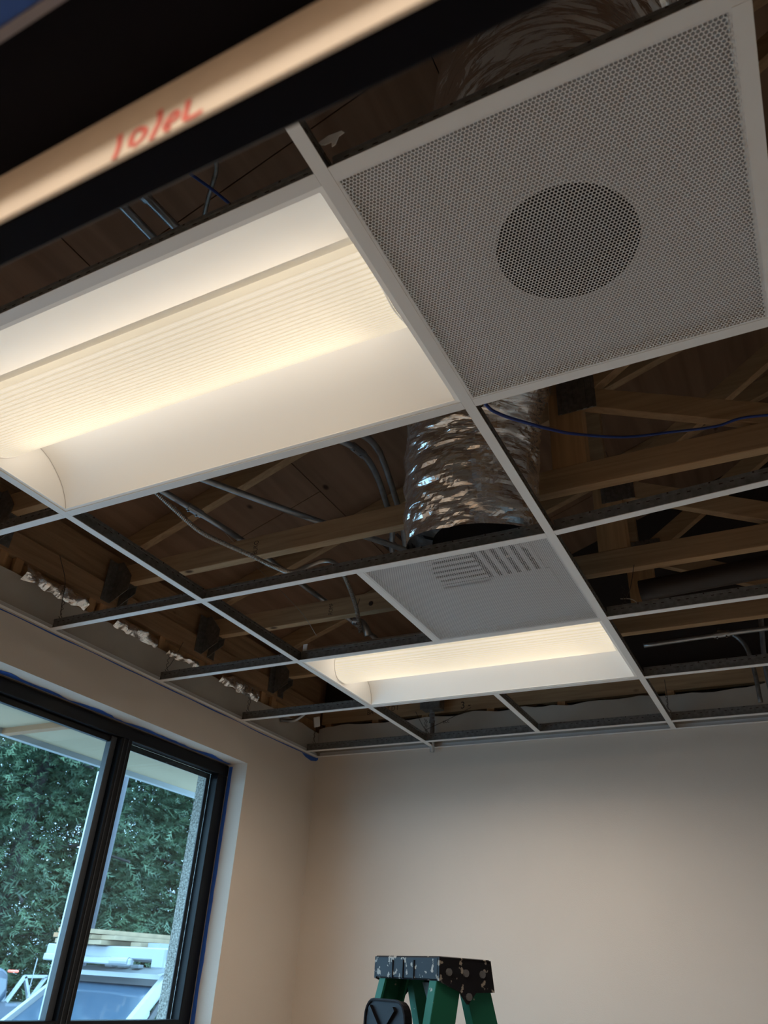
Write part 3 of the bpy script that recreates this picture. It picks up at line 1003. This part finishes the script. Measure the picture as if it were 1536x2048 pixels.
pipe('conduit', 'slanting steel conduit in the middle of the open bay', [(-1.42, .78, Zc + .02), (-1.24, 1.10, Zc + .02), (-1.00, 1.52, Zc + .02), (-.80, 1.83, Zc + .02), (-.6, 2.2, Zc + .02)], .0125, EMT, 'conduit', group=cg)
Zd = G + .58
pipe('conduit', 'bent steel conduit with a coupling left of the foil duct', [(-.90, .95, Zd), (-.82, 1.15, Zd), (-.745, 1.29, Zd), (-.722, 1.37, Zd), (-.725, 1.45, Zd), (-.76, 1.60, Zd), (-.85, 1.87, Zd), (-.95, 2.08, Zd - .01), (-1.05, 2.4, Zd)], .0125, EMT, 'conduit', couplings=(.35,), group=cg)
pipe('conduit', 'bent steel conduit nearest the foil duct, right of its twin', [(-.80, .95, Zd), (-.72, 1.17, Zd), (-.662, 1.28, Zd), (-.655, 1.36, Zd), (-.67, 1.44, Zd), (-.715, 1.60, Zd), (-.79, 1.84, Zd), (-.88, 2.07, Zd), (-1.0, 2.4, Zd)], .0125, EMT, 'conduit', group=cg)
pipe('conduit', 'left one of two conduits seen above the near edge of the near troffer', [(-.806, .15, G + .62), (-.80, .299, G + .62), (-.79, .7, G + .62)], .0125, EMT, 'conduit', group=cg)
pipe('conduit', 'right one of two conduits, with a coupling, above the near edge of the near troffer', [(-.735, .15, G + .62), (-.72, .297, G + .62), (-.70, .7, G + .62)], .0125, EMT, 'conduit', couplings=(.14,), group=cg)
pipe('data_cable', 'short blue cable seen above the near edge of the near troffer', [(-.62, .10, G + .62), (-.571, .218, G + .62), (-.545, .297, G + .62), (-.50, .5, G + .63)], .004, BLUECABLE, 'cable')
pipe('steel_strap', 'thin grey strap crossing the short blue cable', [(-.50, .17, G + .64), (-.519, .222, G + .64), (-.605, .294, G + .64), (-.70, .38, G + .64)], .006, GALV, 'strap')
mc = [(-1.60, 1.06, G + .56), (-1.493, 1.12, G + .473), (-1.40, 1.18, G + .385), (-1.313, 1.24, G + .307), (-1.235, 1.30, G + .268), (-1.16, 1.36, G + .237), (-1.104, 1.43, G + .215), (-1.076, 1.52, G + .228), (-1.075, 1.62, G + .303), (-1.053, 1.68, G + .350), (-1.031, 1.72, G + .362), (-1.012, 1.76, G + .34), (-.990, 1.80, G + .275), (-.98, 1.85, G + .205), (-.98, 1.90, G + .118)]
pipe('armoured_cable', 'ribbed armoured cable looping down to the back of the far troffer', mc, .0085, MCM, 'cable', n=10, smooth=False, seg=30)
# ribbing of the armoured cable is real: rebuild with alternating radii
o = bpy.data.objects['armoured_cable']
P = spline(mc, 34)
mb = MB().tube(P, .0085, 10, rib=.13)
me_old = o.data
tmp = mb.build('armoured_cable_mesh', MCM)
o.data = tmp.data
bpy.data.objects.remove(tmp)
pipe('data_cable', 'long blue cable sagging across the bay right of the foil duct', [(.02, .50, G + .13), (-.010, .63, G + .112), (-.008, .74, G + .102), (.013, .78, G + .094), (.056, .84, G + .099), (.088, .95, G + .147), (.118, 1.10, G + .228), (.219, 1.30, G + .327), (.352, 1.38, G + .363), (.461, 1.40, G + .363), (.545, 1.42, G + .385), (.68, 1.44, G + .372)], .0042, BLUECABLE, 'cable')
pipe('hanger_wire', 'long thin steel wire slanting down to the far troffer corner', [(-1.60, 1.62, G + .62), (-1.506, 1.8, G + .49), (-1.275, 1.8, G + .267), (-1.189, 1.8, G + .175), (-1.145, 1.835, G + .10)], .0012, WIREG, 'wire', n=6)
hw = 'hanger wires'
def hang(label, pts, m=WIRE):
    P = [Vector(p) for p in pts]
    t = thing('hanger_wire', label, 'wire', P[-1], hw)
    MB().tube(spline(P, 6), .0014, 6).build('strand', m, t)
    b = P[-1]
    tw = [b + Vector((.004 * math.cos(k * 1.1), .004 * math.sin(k * 1.1), .004 * k)) for k in range(16)]
    MB().tube(tw, .0012, 5).build('twist', m, t)
    MB().tube(spline([b, b + Vector((.012, .0, -.012)), b + Vector((.0, .01, -.018)), b + Vector((-.008, 0, -.004))], 5), .0014, 5).build('loop', m, t)
hang('black hanger wire at the free end of the stub tee nearest the camera', [(-1.945, 1.16, G + .29), (-1.93, 1.205, G + .20), (-1.925, 1.215, G + .12), (-1.915, 1.219, G + .055)])
hang('black hanger wire at the stub tee over the middle of the window wall', [(-1.945, 1.93, G + .22), (-1.93, 1.87, G + .10), (-1.915, 1.829, G + .055)])
hang('black hanger wire at the stub tee left of the far troffer', [(-1.94, 2.44, G + .17), (-1.93, 2.47, G + .11), (-1.915, 2.438, G + .055)])
hang('black hanger wire in the far left room corner', [(-1.90, 3.06, G + .15), (-1.90, 3.05, G + .10), (-1.90, 3.048, G + .055)])
hang('black hanger wire left of the foil duct hanging over the corner of the near troffer', [(-1.13, .66, G + .30), (-1.17, .65, G + .15), (-1.2192, .64, G + .06)])
hang('black hanger wire in front of the foil duct, by the corner of the near panel', [(.03, .67, G + .20), (.012, .66, G + .10), (.004, .665, G + .058)])
hang('black hanger wire above the right end of the far perforated panel', [(.084, 2.06, G + .30), (.079, 1.95, G + .16), (.07, 1.85, G + .06)])
hang('black hanger wire on the runner end by the plain wall', [(.004, 3.06, G + .20), (.006, 3.05, G + .10), (.002, 3.05, G + .06)])
hang('black hanger wire at the left runner end by the plain wall', [(-1.00, 3.15, G + .19), (-1.10, 3.11, G + .13), (-1.2192, 3.05, G + .06)])
hang('thin wire tail under the junction box by the plain wall', [(-1.30, 3.10, G + .18), (-1.25, 3.08, G + .10), (-1.215, 3.06, G + .06)])
pipe('conduit', 'horizontal conduit in the dark right of the far troffer', [(-.06, 3.0, G + .355), (.26, 3.0, G + .362), (.50, 3.0, G + .365)], .011, EMT, 'conduit', couplings=(.6,), group=cg)
pipe('conduit', 'vertical bent conduit at the right edge of the frame', [(.50, 3.02, G + .60), (.47, 3.02, G + .48), (.455, 3.02, G + .36), (.44, 3.02, G + .22), (.44, 3.03, G + .05)], .012, EMT, 'conduit', group=cg)
pipe('conduit', 'thin curved conduit behind the slanting web right of the far troffer', [(.27, 3.04, G + .40), (.33, 3.04, G + .375), (.375, 3.04, G + .31), (.39, 3.04, G + .2), (.39, 3.05, G + .05)], .010, GALV, 'conduit', group=cg)
pipe('black_pipe', 'thick black pipe in the dark bay right of the far perforated panel', [(.03, 2.5, G + .40), (.6, 2.5, G + .425), (1.4, 2.5, G + .45)], .045, BLACKPIPE, 'pipe', n=16)
pipe('flexible_conduit', 'grey flexible conduit curving near the far left ledger corner', [(-1.952, 2.78, G + .10), (-1.87, 2.80, G + .10), (-1.78, 2.82, G + .16), (-1.68, 2.84, G + .175), (-1.5, 2.86, G + .18)], .010, EMT, 'conduit')
MBj = thing('junction_box', 'dark steel junction box on the beam above the plain wall', 'junction box', (-1.216, 3.13, G + .19))
MB().box(-1.272, -1.160, 3.10, 3.165, G + .190, G + .29).build('box', GALV, MBj, bevel=.003)
MB().box(-1.274, -1.158, 3.097, 3.0995, G + .188, G + .292).build('cover', GALV, MBj)
for k in range(4):
    MB().tube([(-1.216, 3.13, G + .188 - k * .018), (-1.216, 3.13, G + .176 - k * .018)], .016 if k % 2 else .013, 12).build('connector', EMT, MBj)
for sx in (-1.262, -1.17):
    MB().tube([(sx, 3.0975, G + .198), (sx, 3.094, G + .198)], .004, 8).build('screw', RIVET, MBj)
MB().tube([(-1.216, 3.135, G + .12), (-1.216, 3.14, G - .03)], .012, 12).build('conduit_stub', EMT, MBj, smooth=True)
bt = thing('cable_connector', 'steel cable connector on the back of the far troffer', 'connector', (-.97, 1.93, G + .115))
MB().tube(spline([(-1.02, 1.90, G + .175), (-.985, 1.91, G + .165), (-.965, 1.92, G + .135), (-.962, 1.93, G + .112)], 6), .016, 12).build('elbow', EMT, bt, smooth=True)
MB().tube([(-.985, 1.895, G + .15), (-.985, 1.875, G + .15)], .006, 8).build('screw', RIVET, bt)
MB().tube(spline([(-.99, 1.89, G + .15), (-.995, 1.88, G + .21), (-.985, 1.88, G + .26)], 5), .0012, 5).build('wire_end', WIRE, bt)
# paper tag by the near grid crossing
mb = MB()
outl = [(.002, G + .045), (.020, G + .052), (.044, G + .049), (.050, G + .040), (.040, G + .036), (.036, G + .018), (.030, G + .016), (.028, G + .030), (.016, G + .030), (.008, G + .035)]
mb.prism(outl, 1, -.031, -.030)
tag(mb.build('paper_tag', PAPER), 'torn white paper tag at the grid crossing beside the near perforated panel', 'paper')
# loose wire squiggles by the far troffer
pipe('loose_wire', 'loose pale wire ends right of the far troffer', [(.04, 1.95, G + .12), (.07, 2.0, G + .135), (.10, 2.02, G + .115), (.14, 2.03, G + .135), (.19, 2.05, G + .13)], .0015, WIREG, 'wire', n=6)

# ================================================================== stepladder
def ladder():
    u = Vector((.851, -.525, 0)).normalized(); v = Vector((-u.y, u.x, 0))
    FL = Vector((-.742, 1.716, 0)); FR = Vector((-.460, 1.542, 0))
    top = 1.728
    ctr = (FL + FR) / 2 + v * .085
    t = thing('stepladder', 'paint spattered green stepladder with a black top cap', 'ladder', (ctr.x, ctr.y, 0))
    up = Vector((0, 0, 1))
    def P(a, b, z): return ctr + u * a + v * b + up * z
    # cap with a skirt: rounded block, hollow below
    hw_, hd = .166, .085
    cap = MB().obox(P(0, 0, top - .006), u, v, up, hw_, hd, .006)
    cap.obox(P(0, -hd + .006, top - .030), u, v, up, hw_, .006, .026)
    cap.obox(P(0, hd - .006, top - .034), u, v, up, hw_, .006, .030)
    co = cap.build('top_cap', CAPM, t, bevel=.004)
    for sg in (-1, 1):
        a0 = sg * (hw_ - .005)
        pl = [(-hd, top - .002), (hd, top - .002), (hd + .012, top - .075), (hd - .05, top - .078), (hd - .075, top - .105), (hd - .10, top - .078), (-hd, top - .056)]
        mb = MB()
        vs = [P(a0 - .005, q[0], q[1]) for q in pl] + [P(a0 + .005, q[0], q[1]) for q in pl]
        n = len(pl)
        mb.add(vs, [tuple(range(n)), tuple(range(n, 2 * n))] + [(k, (k + 1) % n, n + (k + 1) % n, n + k) for k in range(n)])
        mb.build('side_bracket', CAPM, t)
        for b_, z_ in ((-.055, top - .035), (0.0, top - .035), (.055, top - .035), (.010, top - .088)):
            MB().tube([P(a0 + sg * .004, b_, z_), P(a0 + sg * .010, b_, z_)], .009, 10).build('rivet', RIVET, t)
    for k in range(3):
        MB().obox(P(-.065 + .055 * k, -hd - .001, top - .032), u, v, up, .002, .002, .022).build('cap_rib', NAVY, t)
    # rails
    def rail(a_top, b_top, a_bot, b_bot, name, m=RAILM, sg=1):
        A = P(a_top, b_top, top - .045); B = P(a_bot, b_bot, 0.0)
        d = (B - A).normalized()
        s = (u - d * u.dot(d)).normalized()
        w = d.cross(s)
        mb = MB()
        L = (B - A).length / 2
        c = (A + B) / 2
        mb.obox(c - s * sg * .0, d, s, w, L, .0035, .038)               # web
        mb.obox(c + w * .036 - s * sg * .014, d, s, w, L, .016, .003)   # flanges of the channel
        mb.obox(c - w * .036 - s * sg * .014, d, s, w, L, .016, .003)
        return mb.build(name, m, t)
    for sg in (-1, 1):
        rail(sg * .142, -.036, sg * .235, -.44, 'front_rail', sg=sg)
        rail(sg * .142, .050, sg * .205, .52, 'rear_rail', sg=sg)
    # steps and rear braces
    for k in range(1, 6):
        z = k * .288
        f = 1 - z / top
        MB().obox(P(0, -.045 - .425 * f, z), u, v, up, .13 + .09 * f, .042, .012).build('step', GALV, t, bevel=.003)
        MB().obox(P(0, .05 + .47 * f, z + .02), u, v, up, .135 + .062 * f, .010, .016).build('rear_brace', GALV, t)
    # gusset under the cap seen between the rails
    mb = MB().add([P(-.085, .03, top - .06), P(-.005, .03, top - .06), P(-.05, .05, top - .165), P(-.085, .034, top - .06), P(-.005, .034, top - .06), P(-.05, .054, top - .165)],
                  [(0, 1, 2), (3, 4, 5), (0, 1, 4, 3), (1, 2, 5, 4), (2, 0, 3, 5)])
    mb.build('gusset', GALV, t)
    # black pail shelf folded up against the front rails
    cx_, z0, z1, hwid, rad = -.030, top - .34, top - .108, .104, .045
    fr = P(0, -.185, 0) - P(0, 0, 0)
    pts = []
    for a, b, st in ((hwid - rad, z1 - rad, 0), (-hwid + rad, z1 - rad, 90), (-hwid + rad * .6, z0 + rad * .6, 180), (hwid - rad * .6, z0 + rad * .6, 270)):
        rr = rad if st < 180 else rad * .6
        for k in range(6):
            an = math.radians(st + 18 * k)
            pts.append((cx_ + a + rr * math.cos(an), b + rr * math.sin(an)))
    n = len(pts)
    mb = MB()
    vs = [P(q[0], -.105, q[1]) for q in pts] + [P(q[0], -.125, q[1]) for q in pts]
    mb.add(vs, [tuple(range(n)), tuple(range(n, 2 * n))] + [(k, (k + 1) % n, n + (k + 1) % n, n + k) for k in range(n)])
    sh = mb.build('pail_shelf', NAVY, t)
    rim = MB().tube([P(q[0] * 1 , -.127, q[1]) for q in pts + pts[:1]], .004, 6, cap=False)
    rim.build('shelf_rim', NAVY, sh)
    for a, b in (((-.105, z1 - .018), (-.040, z1 - .075)), ((-.040, z1 - .075), (.025, z1 - .018))):
        MB().beam(P(a[0], -.129, a[1]), P(b[0], -.129, b[1]), .010, .012, side=v).build('shelf_rib', NAVY, sh)
    MB().beam(P(-.13, -.128, z1 - .078), P(.05, -.128, z1 - .078), .006, .005, side=v).build('shelf_bar', SPLAT, sh)
    MB().beam(P(-.125, -.128, z1 - .10), P(-.125, -.128, z1 - .19), .006, .018, side=v).build('shelf_rib', SPLAT, sh)
    # sticker on the right rear rail
    A = P(.142, .05, top - .012); B = P(.205, .52, 0)
    d = (B - A).normalized(); s = (u - d * u.dot(d)).normalized(); w = d.cross(s)
    c = A + d * .215 + s * .0045
    st = MB().obox(c, d, s, w, .035, .0005, .026).build('sticker', LABELM, t)
    for k in range(3):
        MB().obox(c + d * (-.012 + .012 * k) + s * .0008, d, s, w, .0025, .0003, .018).build('sticker_print', INK, st)
    return t
ladder()

# ================================================================== OUTSIDE
GZ = -0.25
struct('ground', MB().box(-60, XO + .1, -30, 60, GZ - .1, GZ), GROUND)
eave = struct_empty('eave', 'cream roof soffit with a white drip edge outside the window', (-2.6, 1.5, G - .12))
MB().box(-2.93, XO, -2, 8, G - .118, G - .10).build('soffit', SOFFIT, eave)
MB().box(-2.965, -2.93, -2, 8, G - .145, G + .05).build('drip_edge', FASCIA, eave)
MB().box(-2.93, XO, 1.86, 1.90, G - .145, G - .118).build('rafter_tail', LUMO, eave)
MB().box(-3.0, XO, -2, 8, G + .04, G + .1).build('roof_edge', DARKWALL, eave)

tag(MB().tube([(-4.5, 3.972, GZ), (-4.5, 3.970, 2.985)], .020, 12).build('post', POLE, smooth=True), 'slim white pole standing outside beside the window mullion', 'pole')

# ---- white pickup truck with lumber rack, parked outside
def truck():
    fw = Vector((-.0784, -.9969, 0)).normalized()
    rt = Vector((fw.y, -fw.x, 0))            # to the driver's right
    O = Vector((-5.608, 5.793, GZ))            # under the top centre of the windshield
    up = Vector((0, 0, 1))
    def P(a, b, z): return O + fw * a + rt * b + up * z
    t = thing('pickup_truck', 'white pickup truck with a lumber rack parked outside the right window pane', 'truck', tuple(O))
    zr = 1.919      # roof height above the ground
    # roof
    def loft(secs, name, m, parent=t):
        n = len(secs[0])
        vs = [P(*q) for s in secs for q in s]
        fs = [tuple(range(n))[::-1], tuple(range((len(secs) - 1) * n, len(secs) * n))]
        for i in range(len(secs) - 1):
            for k in range(n):
                k2 = (k + 1) % n
                fs.append((i * n + k, i * n + k2, (i + 1) * n + k2, (i + 1) * n + k))
        return MB().add(vs, fs).build(name, m, parent)
    def sec(a, w, z0, z1): return [(a, -w, z0), (a, -w, z1 - .05), (a, -w + .10, z1), (a, w - .10, z1), (a, w, z1 - .05), (a, w, z0)]
    loft([sec(.06, .66, zr - .10, zr - .045), sec(-.12, .70, zr - .10, zr), sec(-.9, .72, zr - .10, zr + .01), sec(-1.55, .68, zr - .10, zr - .02)], 'cab_roof', VANW)
    loft([sec(-1.6, .90, .55, 1.18), sec(.70, .90, .55, 1.20), sec(1.15, .89, .55, 1.19), sec(1.9, .84, .55, 1.13), sec(2.15, .78, .55, .98)], 'body', VANW)
    loft([sec(-3.6, .90, .60, 1.20), sec(-1.65, .90, .60, 1.20)], 'bed', VANW)
    # pillars
    for s in (-1, 1):
        MB().beam(P(.03, s * .66, zr - .08), P(.80, s * .80, 1.20), .055, .10, side=rt).build('windshield_pillar', VANW, t)
        MB().beam(P(-.05, s * .685, zr - .09), P(.60, s * .845, 1.18), .02, .05, side=rt).build('door_frame', VANT, t)
        MB().beam(P(-.75, s * .70, zr - .08), P(-.75, s * .87, 1.15), .05, .09, side=fw).build('door_pillar', VANW, t)
        MB().beam(P(-1.52, s * .67, zr - .08), P(-1.6, s * .87, 1.15), .05, .14, side=fw).build('rear_pillar', VANW, t)
        MB().add([P(-.12, s * .695, zr - .10), P(-.72, s * .70, zr - .10), P(-.72, s * .868, 1.16), P(.52, s * .850, 1.14)], [(0, 1, 2, 3)]).build('side_window', VANG, t)
        for a in (1.35, -2.6):
            MB().tube([P(a, s * .72, .38), P(a, s * .93, .38)], .38, 20).build('wheel', TYRE, t)
        MB().obox(P(.62, s * 1.02, 1.22), fw, rt, up, .06, .10, .09).build('wing_mirror', VANT, t, bevel=.02)
        MB().obox(P(2.10, s * .60, .88), fw, rt, up, .06, .16, .08).build('headlamp', VANT, t, bevel=.02)
    MB().add([P(.05, -.62, zr - .085), P(.05, .62, zr - .085), P(.80, .77, 1.21), P(.80, -.77, 1.21)], [(0, 1, 2, 3)]).build('windshield', VANG, t)
    MB().add([P(.045, -.63, zr - .075), P(.045, .63, zr - .075), P(.15, .66, zr - .135), P(.15, -.66, zr - .135)], [(0, 1, 2, 3)]).build('sun_band', VANT, t)
    MB().obox(P(.78, 0, 1.20), fw, rt, up, .05, .70, .012).build('cowl', VANT, t)
    for b0 in (-.05, .5):
        MB().beam(P(.78, b0, 1.225), P(.70, b0 - .52, 1.29), .012, .02, side=up).build('wiper', VANT, t)
    MB().obox(P(2.18, 0, .80), fw, rt, up, .03, .62, .16).build('grille', VANT, t, bevel=.02)
    MB().obox(P(2.22, 0, .55), fw, rt, up, .08, .86, .10).build('bumper', VANT, t, bevel=.03)
    for b in (.20, .02, -.16):
        MB().obox(P(-.06, b, zr + .008), fw, rt, up, .035, .055, .016).build('marker_lamp', RACK, t, bevel=.008)
    MB().add([P(-.20, -.45, zr), P(-.36, -.45, zr), P(-.37, -.45, zr + .085), P(-.20, -.465, zr), P(-.36, -.465, zr), P(-.37, -.465, zr + .085)], [(0, 1, 2), (3, 4, 5), (0, 2, 5, 3), (1, 2, 5, 4), (0, 1, 4, 3)]).build('antenna_fin', VANT, t)
    # rack
    rk = MB()
    for b in (-.68, .68):
        rk.beam(P(.10, b, zr + .10), P(-3.4, b, zr + .10), .09, .09, side=rt)
        for a in (-1.75, -3.3):
            rk.beam(P(a, b, zr + .10), P(a, b, 1.2), .07, .07, side=rt)
    rk.build('rack_rail', RACK, t)
    MB().beam(P(.10, .95, zr + .112), P(.10, -.78, zr + .112), .09, .10, side=fw).build('rack_bar', RACK, t, bevel=.01)
    MB().beam(P(.14, .95, zr + .048), P(.14, -.30, zr + .038), .05, .06, side=fw).build('rack_tube', POLE, t, bevel=.01)
    MB().tube([P(.14, -.02, zr + .042), P(.14, -.26, zr + .042)], .036, 12).build('rack_roller', RACK, t)
    MB().obox(P(.10, -.66, zr + .08), fw, rt, up, .08, .08, .08).build('rack_bracket', RACK, t, bevel=.01)
    return P, zr
TP, TZR = truck()
# lumber on the rack: each board its own thing
fwv = (TP(1, 0, 0) - TP(0, 0, 0)); rtv = (TP(0, 1, 0) - TP(0, 0, 0))
boards = [(-.62, .000, .14, .02, LUMB), (-.40, .000, .20, .05, LUMB), (-.16, .0, .18, -.02, LUMB), (-.55, .045, .16, .10, LUMO), (-.33, .045, .20, -.03, LUMB), (-.08, .045, .20, -.10, LUMB), (-.48, .09, .14, .12, LUMO), (-.30, .09, .16, .02, LUMB), (.15, .0, .14, -.25, LUMB), (.34, .0, .16, -.30, RACK)]
bl = ['lowest left board', 'second board of the bottom layer', 'third board of the bottom layer', 'orange ended board of the middle layer', 'pale middle layer board', 'right board of the middle layer', 'orange ended board on top', 'pale board on top', 'short board right of the stack', 'grey length right of the boards']
for (b, dz, w, a, m), l in zip(boards, bl):
    b = -b
    c0 = TP(a + .25, b, TZR + .186 + dz); c1 = TP(-3.2 + a, b - .10, TZR + .186 + dz + .04)
    t = thing('lumber_board', l + ' on the truck rack', 'lumber', tuple(c0), 'lumber on the truck rack')
    MB().beam(c0, c1, w, .038, side=rtv).build('plank', LUMB if m is LUMO else m, t)
    if m is LUMO:
        d = (c1 - c0).normalized()
        MB().beam(c0 - d * .002, c0 + d * .001, w * .98, .037, side=rtv).build('end_grain', LUMO, t)
# ---- second vehicle, left pane
v2 = thing('work_truck', 'blue grey work truck with a white triangular rack behind the left window pane', 'truck', (-9.0, 7.3, GZ))
def V2(y, z, dx=0): return (-9.0 + dx, y, z)
MB().prism([(5.2, GZ + .6), (7.75, GZ + .6), (7.70, 1.20), (7.50, 1.20), (7.42, 1.52), (7.30, 1.58), (5.2, 1.58)], 0, -10.8, -9.0).build('cab', BLUEV, v2, bevel=.03)
MB().prism([(7.10, 1.22), (7.44, 1.22), (7.38, 1.46), (7.10, 1.50)], 0, -8.995, -8.985).build('cab_window', VANG, v2)
MB().box(-10.8, -9.0, 7.75, 10.2, GZ + .6, 1.14).build('bed', RACK, v2, bevel=.03)
MB().box(-8.99, -8.93, 7.36, 7.50, 1.535, 1.565).build('marker_lamp', AMBER, v2, bevel=.01)
for a, b in (((7.405, 1.22), (7.60, 1.50)), ((7.60, 1.50), (7.95, 1.51)), ((7.60, 1.50), (7.76, 1.24)), ((7.76, 1.24), (7.94, 1.50))):
    MB().beam(V2(*a, .08), V2(*b, .08), .04, .035, side=(1, 0, 0)).build('rack_tube', POLE, v2)
MB().tube([V2(7.70, 1.20, .1), V2(7.711, 1.71, .1)], .006, 6).build('antenna', POLE, v2)
for y in (6.0, 9.4):
    MB().tube([(-9.2, y, GZ + .38), (-8.96, y, GZ + .38)], .38, 18).build('wheel', TYRE, v2)

# ---- trees
def sprays(n, cx, cy, z0, z1, r0, r1, seed, size=.17):
    """feathery needle sprays drooping from tiers of boughs"""
    g = np.random.default_rng(seed)
    nb = max(10, n // 70)
    zb = z0 + (z1 - z0) * g.random(nb) ** .9
    ab = g.random(nb) * 2 * np.pi
    rb = (r0 + (r1 - r0) * (zb - z0) / (z1 - z0)) * (.75 + .5 * g.random(nb))
    idx = g.integers(0, nb, n)
    s = g.random(n) ** .55
    a = ab[idx] + g.normal(0, .16, n) * (1.2 - .4 * s)
    rad = rb[idx] * s
    px = cx + np.cos(a) * rad; py = cy + np.sin(a) * rad
    pz = zb[idx] - .22 * rad * s + g.normal(0, .16, n) + .1
    out = np.stack([np.cos(a) + g.normal(0, .5, n), np.sin(a) + g.normal(0, .5, n), -.15 + g.normal(0, .35, n)], 1)
    out /= np.linalg.norm(out, axis=1)[:, None]
    side = np.cross(out, g.normal(0, 1, (n, 3)) * .6 + np.array([0, 0, 1.0])); side /= np.linalg.norm(side, axis=1)[:, None]
    p = np.stack([px, py, pz], 1)
    L = size * (.6 + .8 * g.random(n))[:, None]
    V = []
    K = 5
    for k in range(K):            # K leaflets per spray: narrow triangles on both sides of the stem
        f = (k + .4) / K
        base = p + out * L * (f - .2)
        sg = 1 if k % 2 else -1
        tip = base + (out * .62 + side * sg * .62) * L * .55
        w = side * L * .0 + out * L * .13
        V += [base - w, base + w, tip]
    V = np.stack(V, 1).reshape(-1, 3)
    return V
def tri_mesh(name, V, m, parent):
    base = np.array(parent.location)
    me = bpy.data.meshes.new(name)
    n = len(V)
    me.vertices.add(n)
    me.vertices.foreach_set('co', (V - base).astype(np.float32).reshape(-1))
    me.loops.add(n)
    me.loops.foreach_set('vertex_index', np.arange(n, dtype=np.int32))
    me.polygons.add(n // 3)
    me.polygons.foreach_set('loop_start', np.arange(0, n, 3, dtype=np.int32))
    me.polygons.foreach_set('loop_total', np.full(n // 3, 3, np.int32))
    me.update()
    me.materials.append(m)
    o = bpy.data.objects.new(name, me)
    col.objects.link(o); o.parent = parent
    o['kind'] = 'stuff'
    return o
trees = [(-20.0, 12.5, 13.0, 4.2, 24000, 'tallest dark conifer far behind the left window pane'),
         (-19.5, 17.8, 9.5, 3.6, 15000, 'far conifer behind the pickup truck'),
         (-12.2, 9.6, 9.0, 2.6, 34000, 'dense conifer filling the left side of the left window pane'),
         (-12.6, 12.2, 9.5, 2.4, 34000, 'dense conifer behind the window mullion, above the pickup truck'),
         (-12.4, 14.6, 7.2, 2.3, 24000, 'conifer in the right window pane beside the patch of sky'),
         (-16.5, 12.4, 11.5, 3.2, 24000, 'tall dark conifer standing farther back between the others'),
         (-16.5, 17.2, 6.0, 3.0, 14000, 'low conifer in the background right of the pickup truck'),
         (-14.8, 8.2, 10.5, 3.0, 24000, 'tall conifer in the back at the left edge of the window')]
for i, (x, y, h, r, n, l) in enumerate(trees):
    t = thing('conifer', l, 'tree', (x, y, GZ), 'conifers outside')
    MB().tube([(x, y, GZ), (x + .05, y, GZ + h * .5), (x, y, GZ + h * .95)], .13, 10).build('trunk', BARK, t, smooth=True)
    br = MB()
    for k in range(26):
        z = 1.2 + (h - 2) * k / 26
        a = k * 2.4
        rr = r * (1.05 - .6 * k / 26)
        br.tube([(x, y, z), (x + rr * .5 * math.cos(a), y + rr * .5 * math.sin(a), z + .12), (x + rr * .95 * math.cos(a), y + rr * .95 * math.sin(a), z - .12)], .022, 5)
    br.build('branches', BARK, t)
    tri_mesh('foliage', sprays(n, x, y, .2, h, r * 1.25, r * .35, 40 + i), LEAF, t)
tag(MB().tube([(-8.6, 8.18, GZ), (-8.6, 8.24, 3.8), (-8.62, 8.28, 5.3)], .06, 12).build('grey_trunk', GRAYPOLE, smooth=True), 'slender grey trunk right of the window mullion', 'trunk')
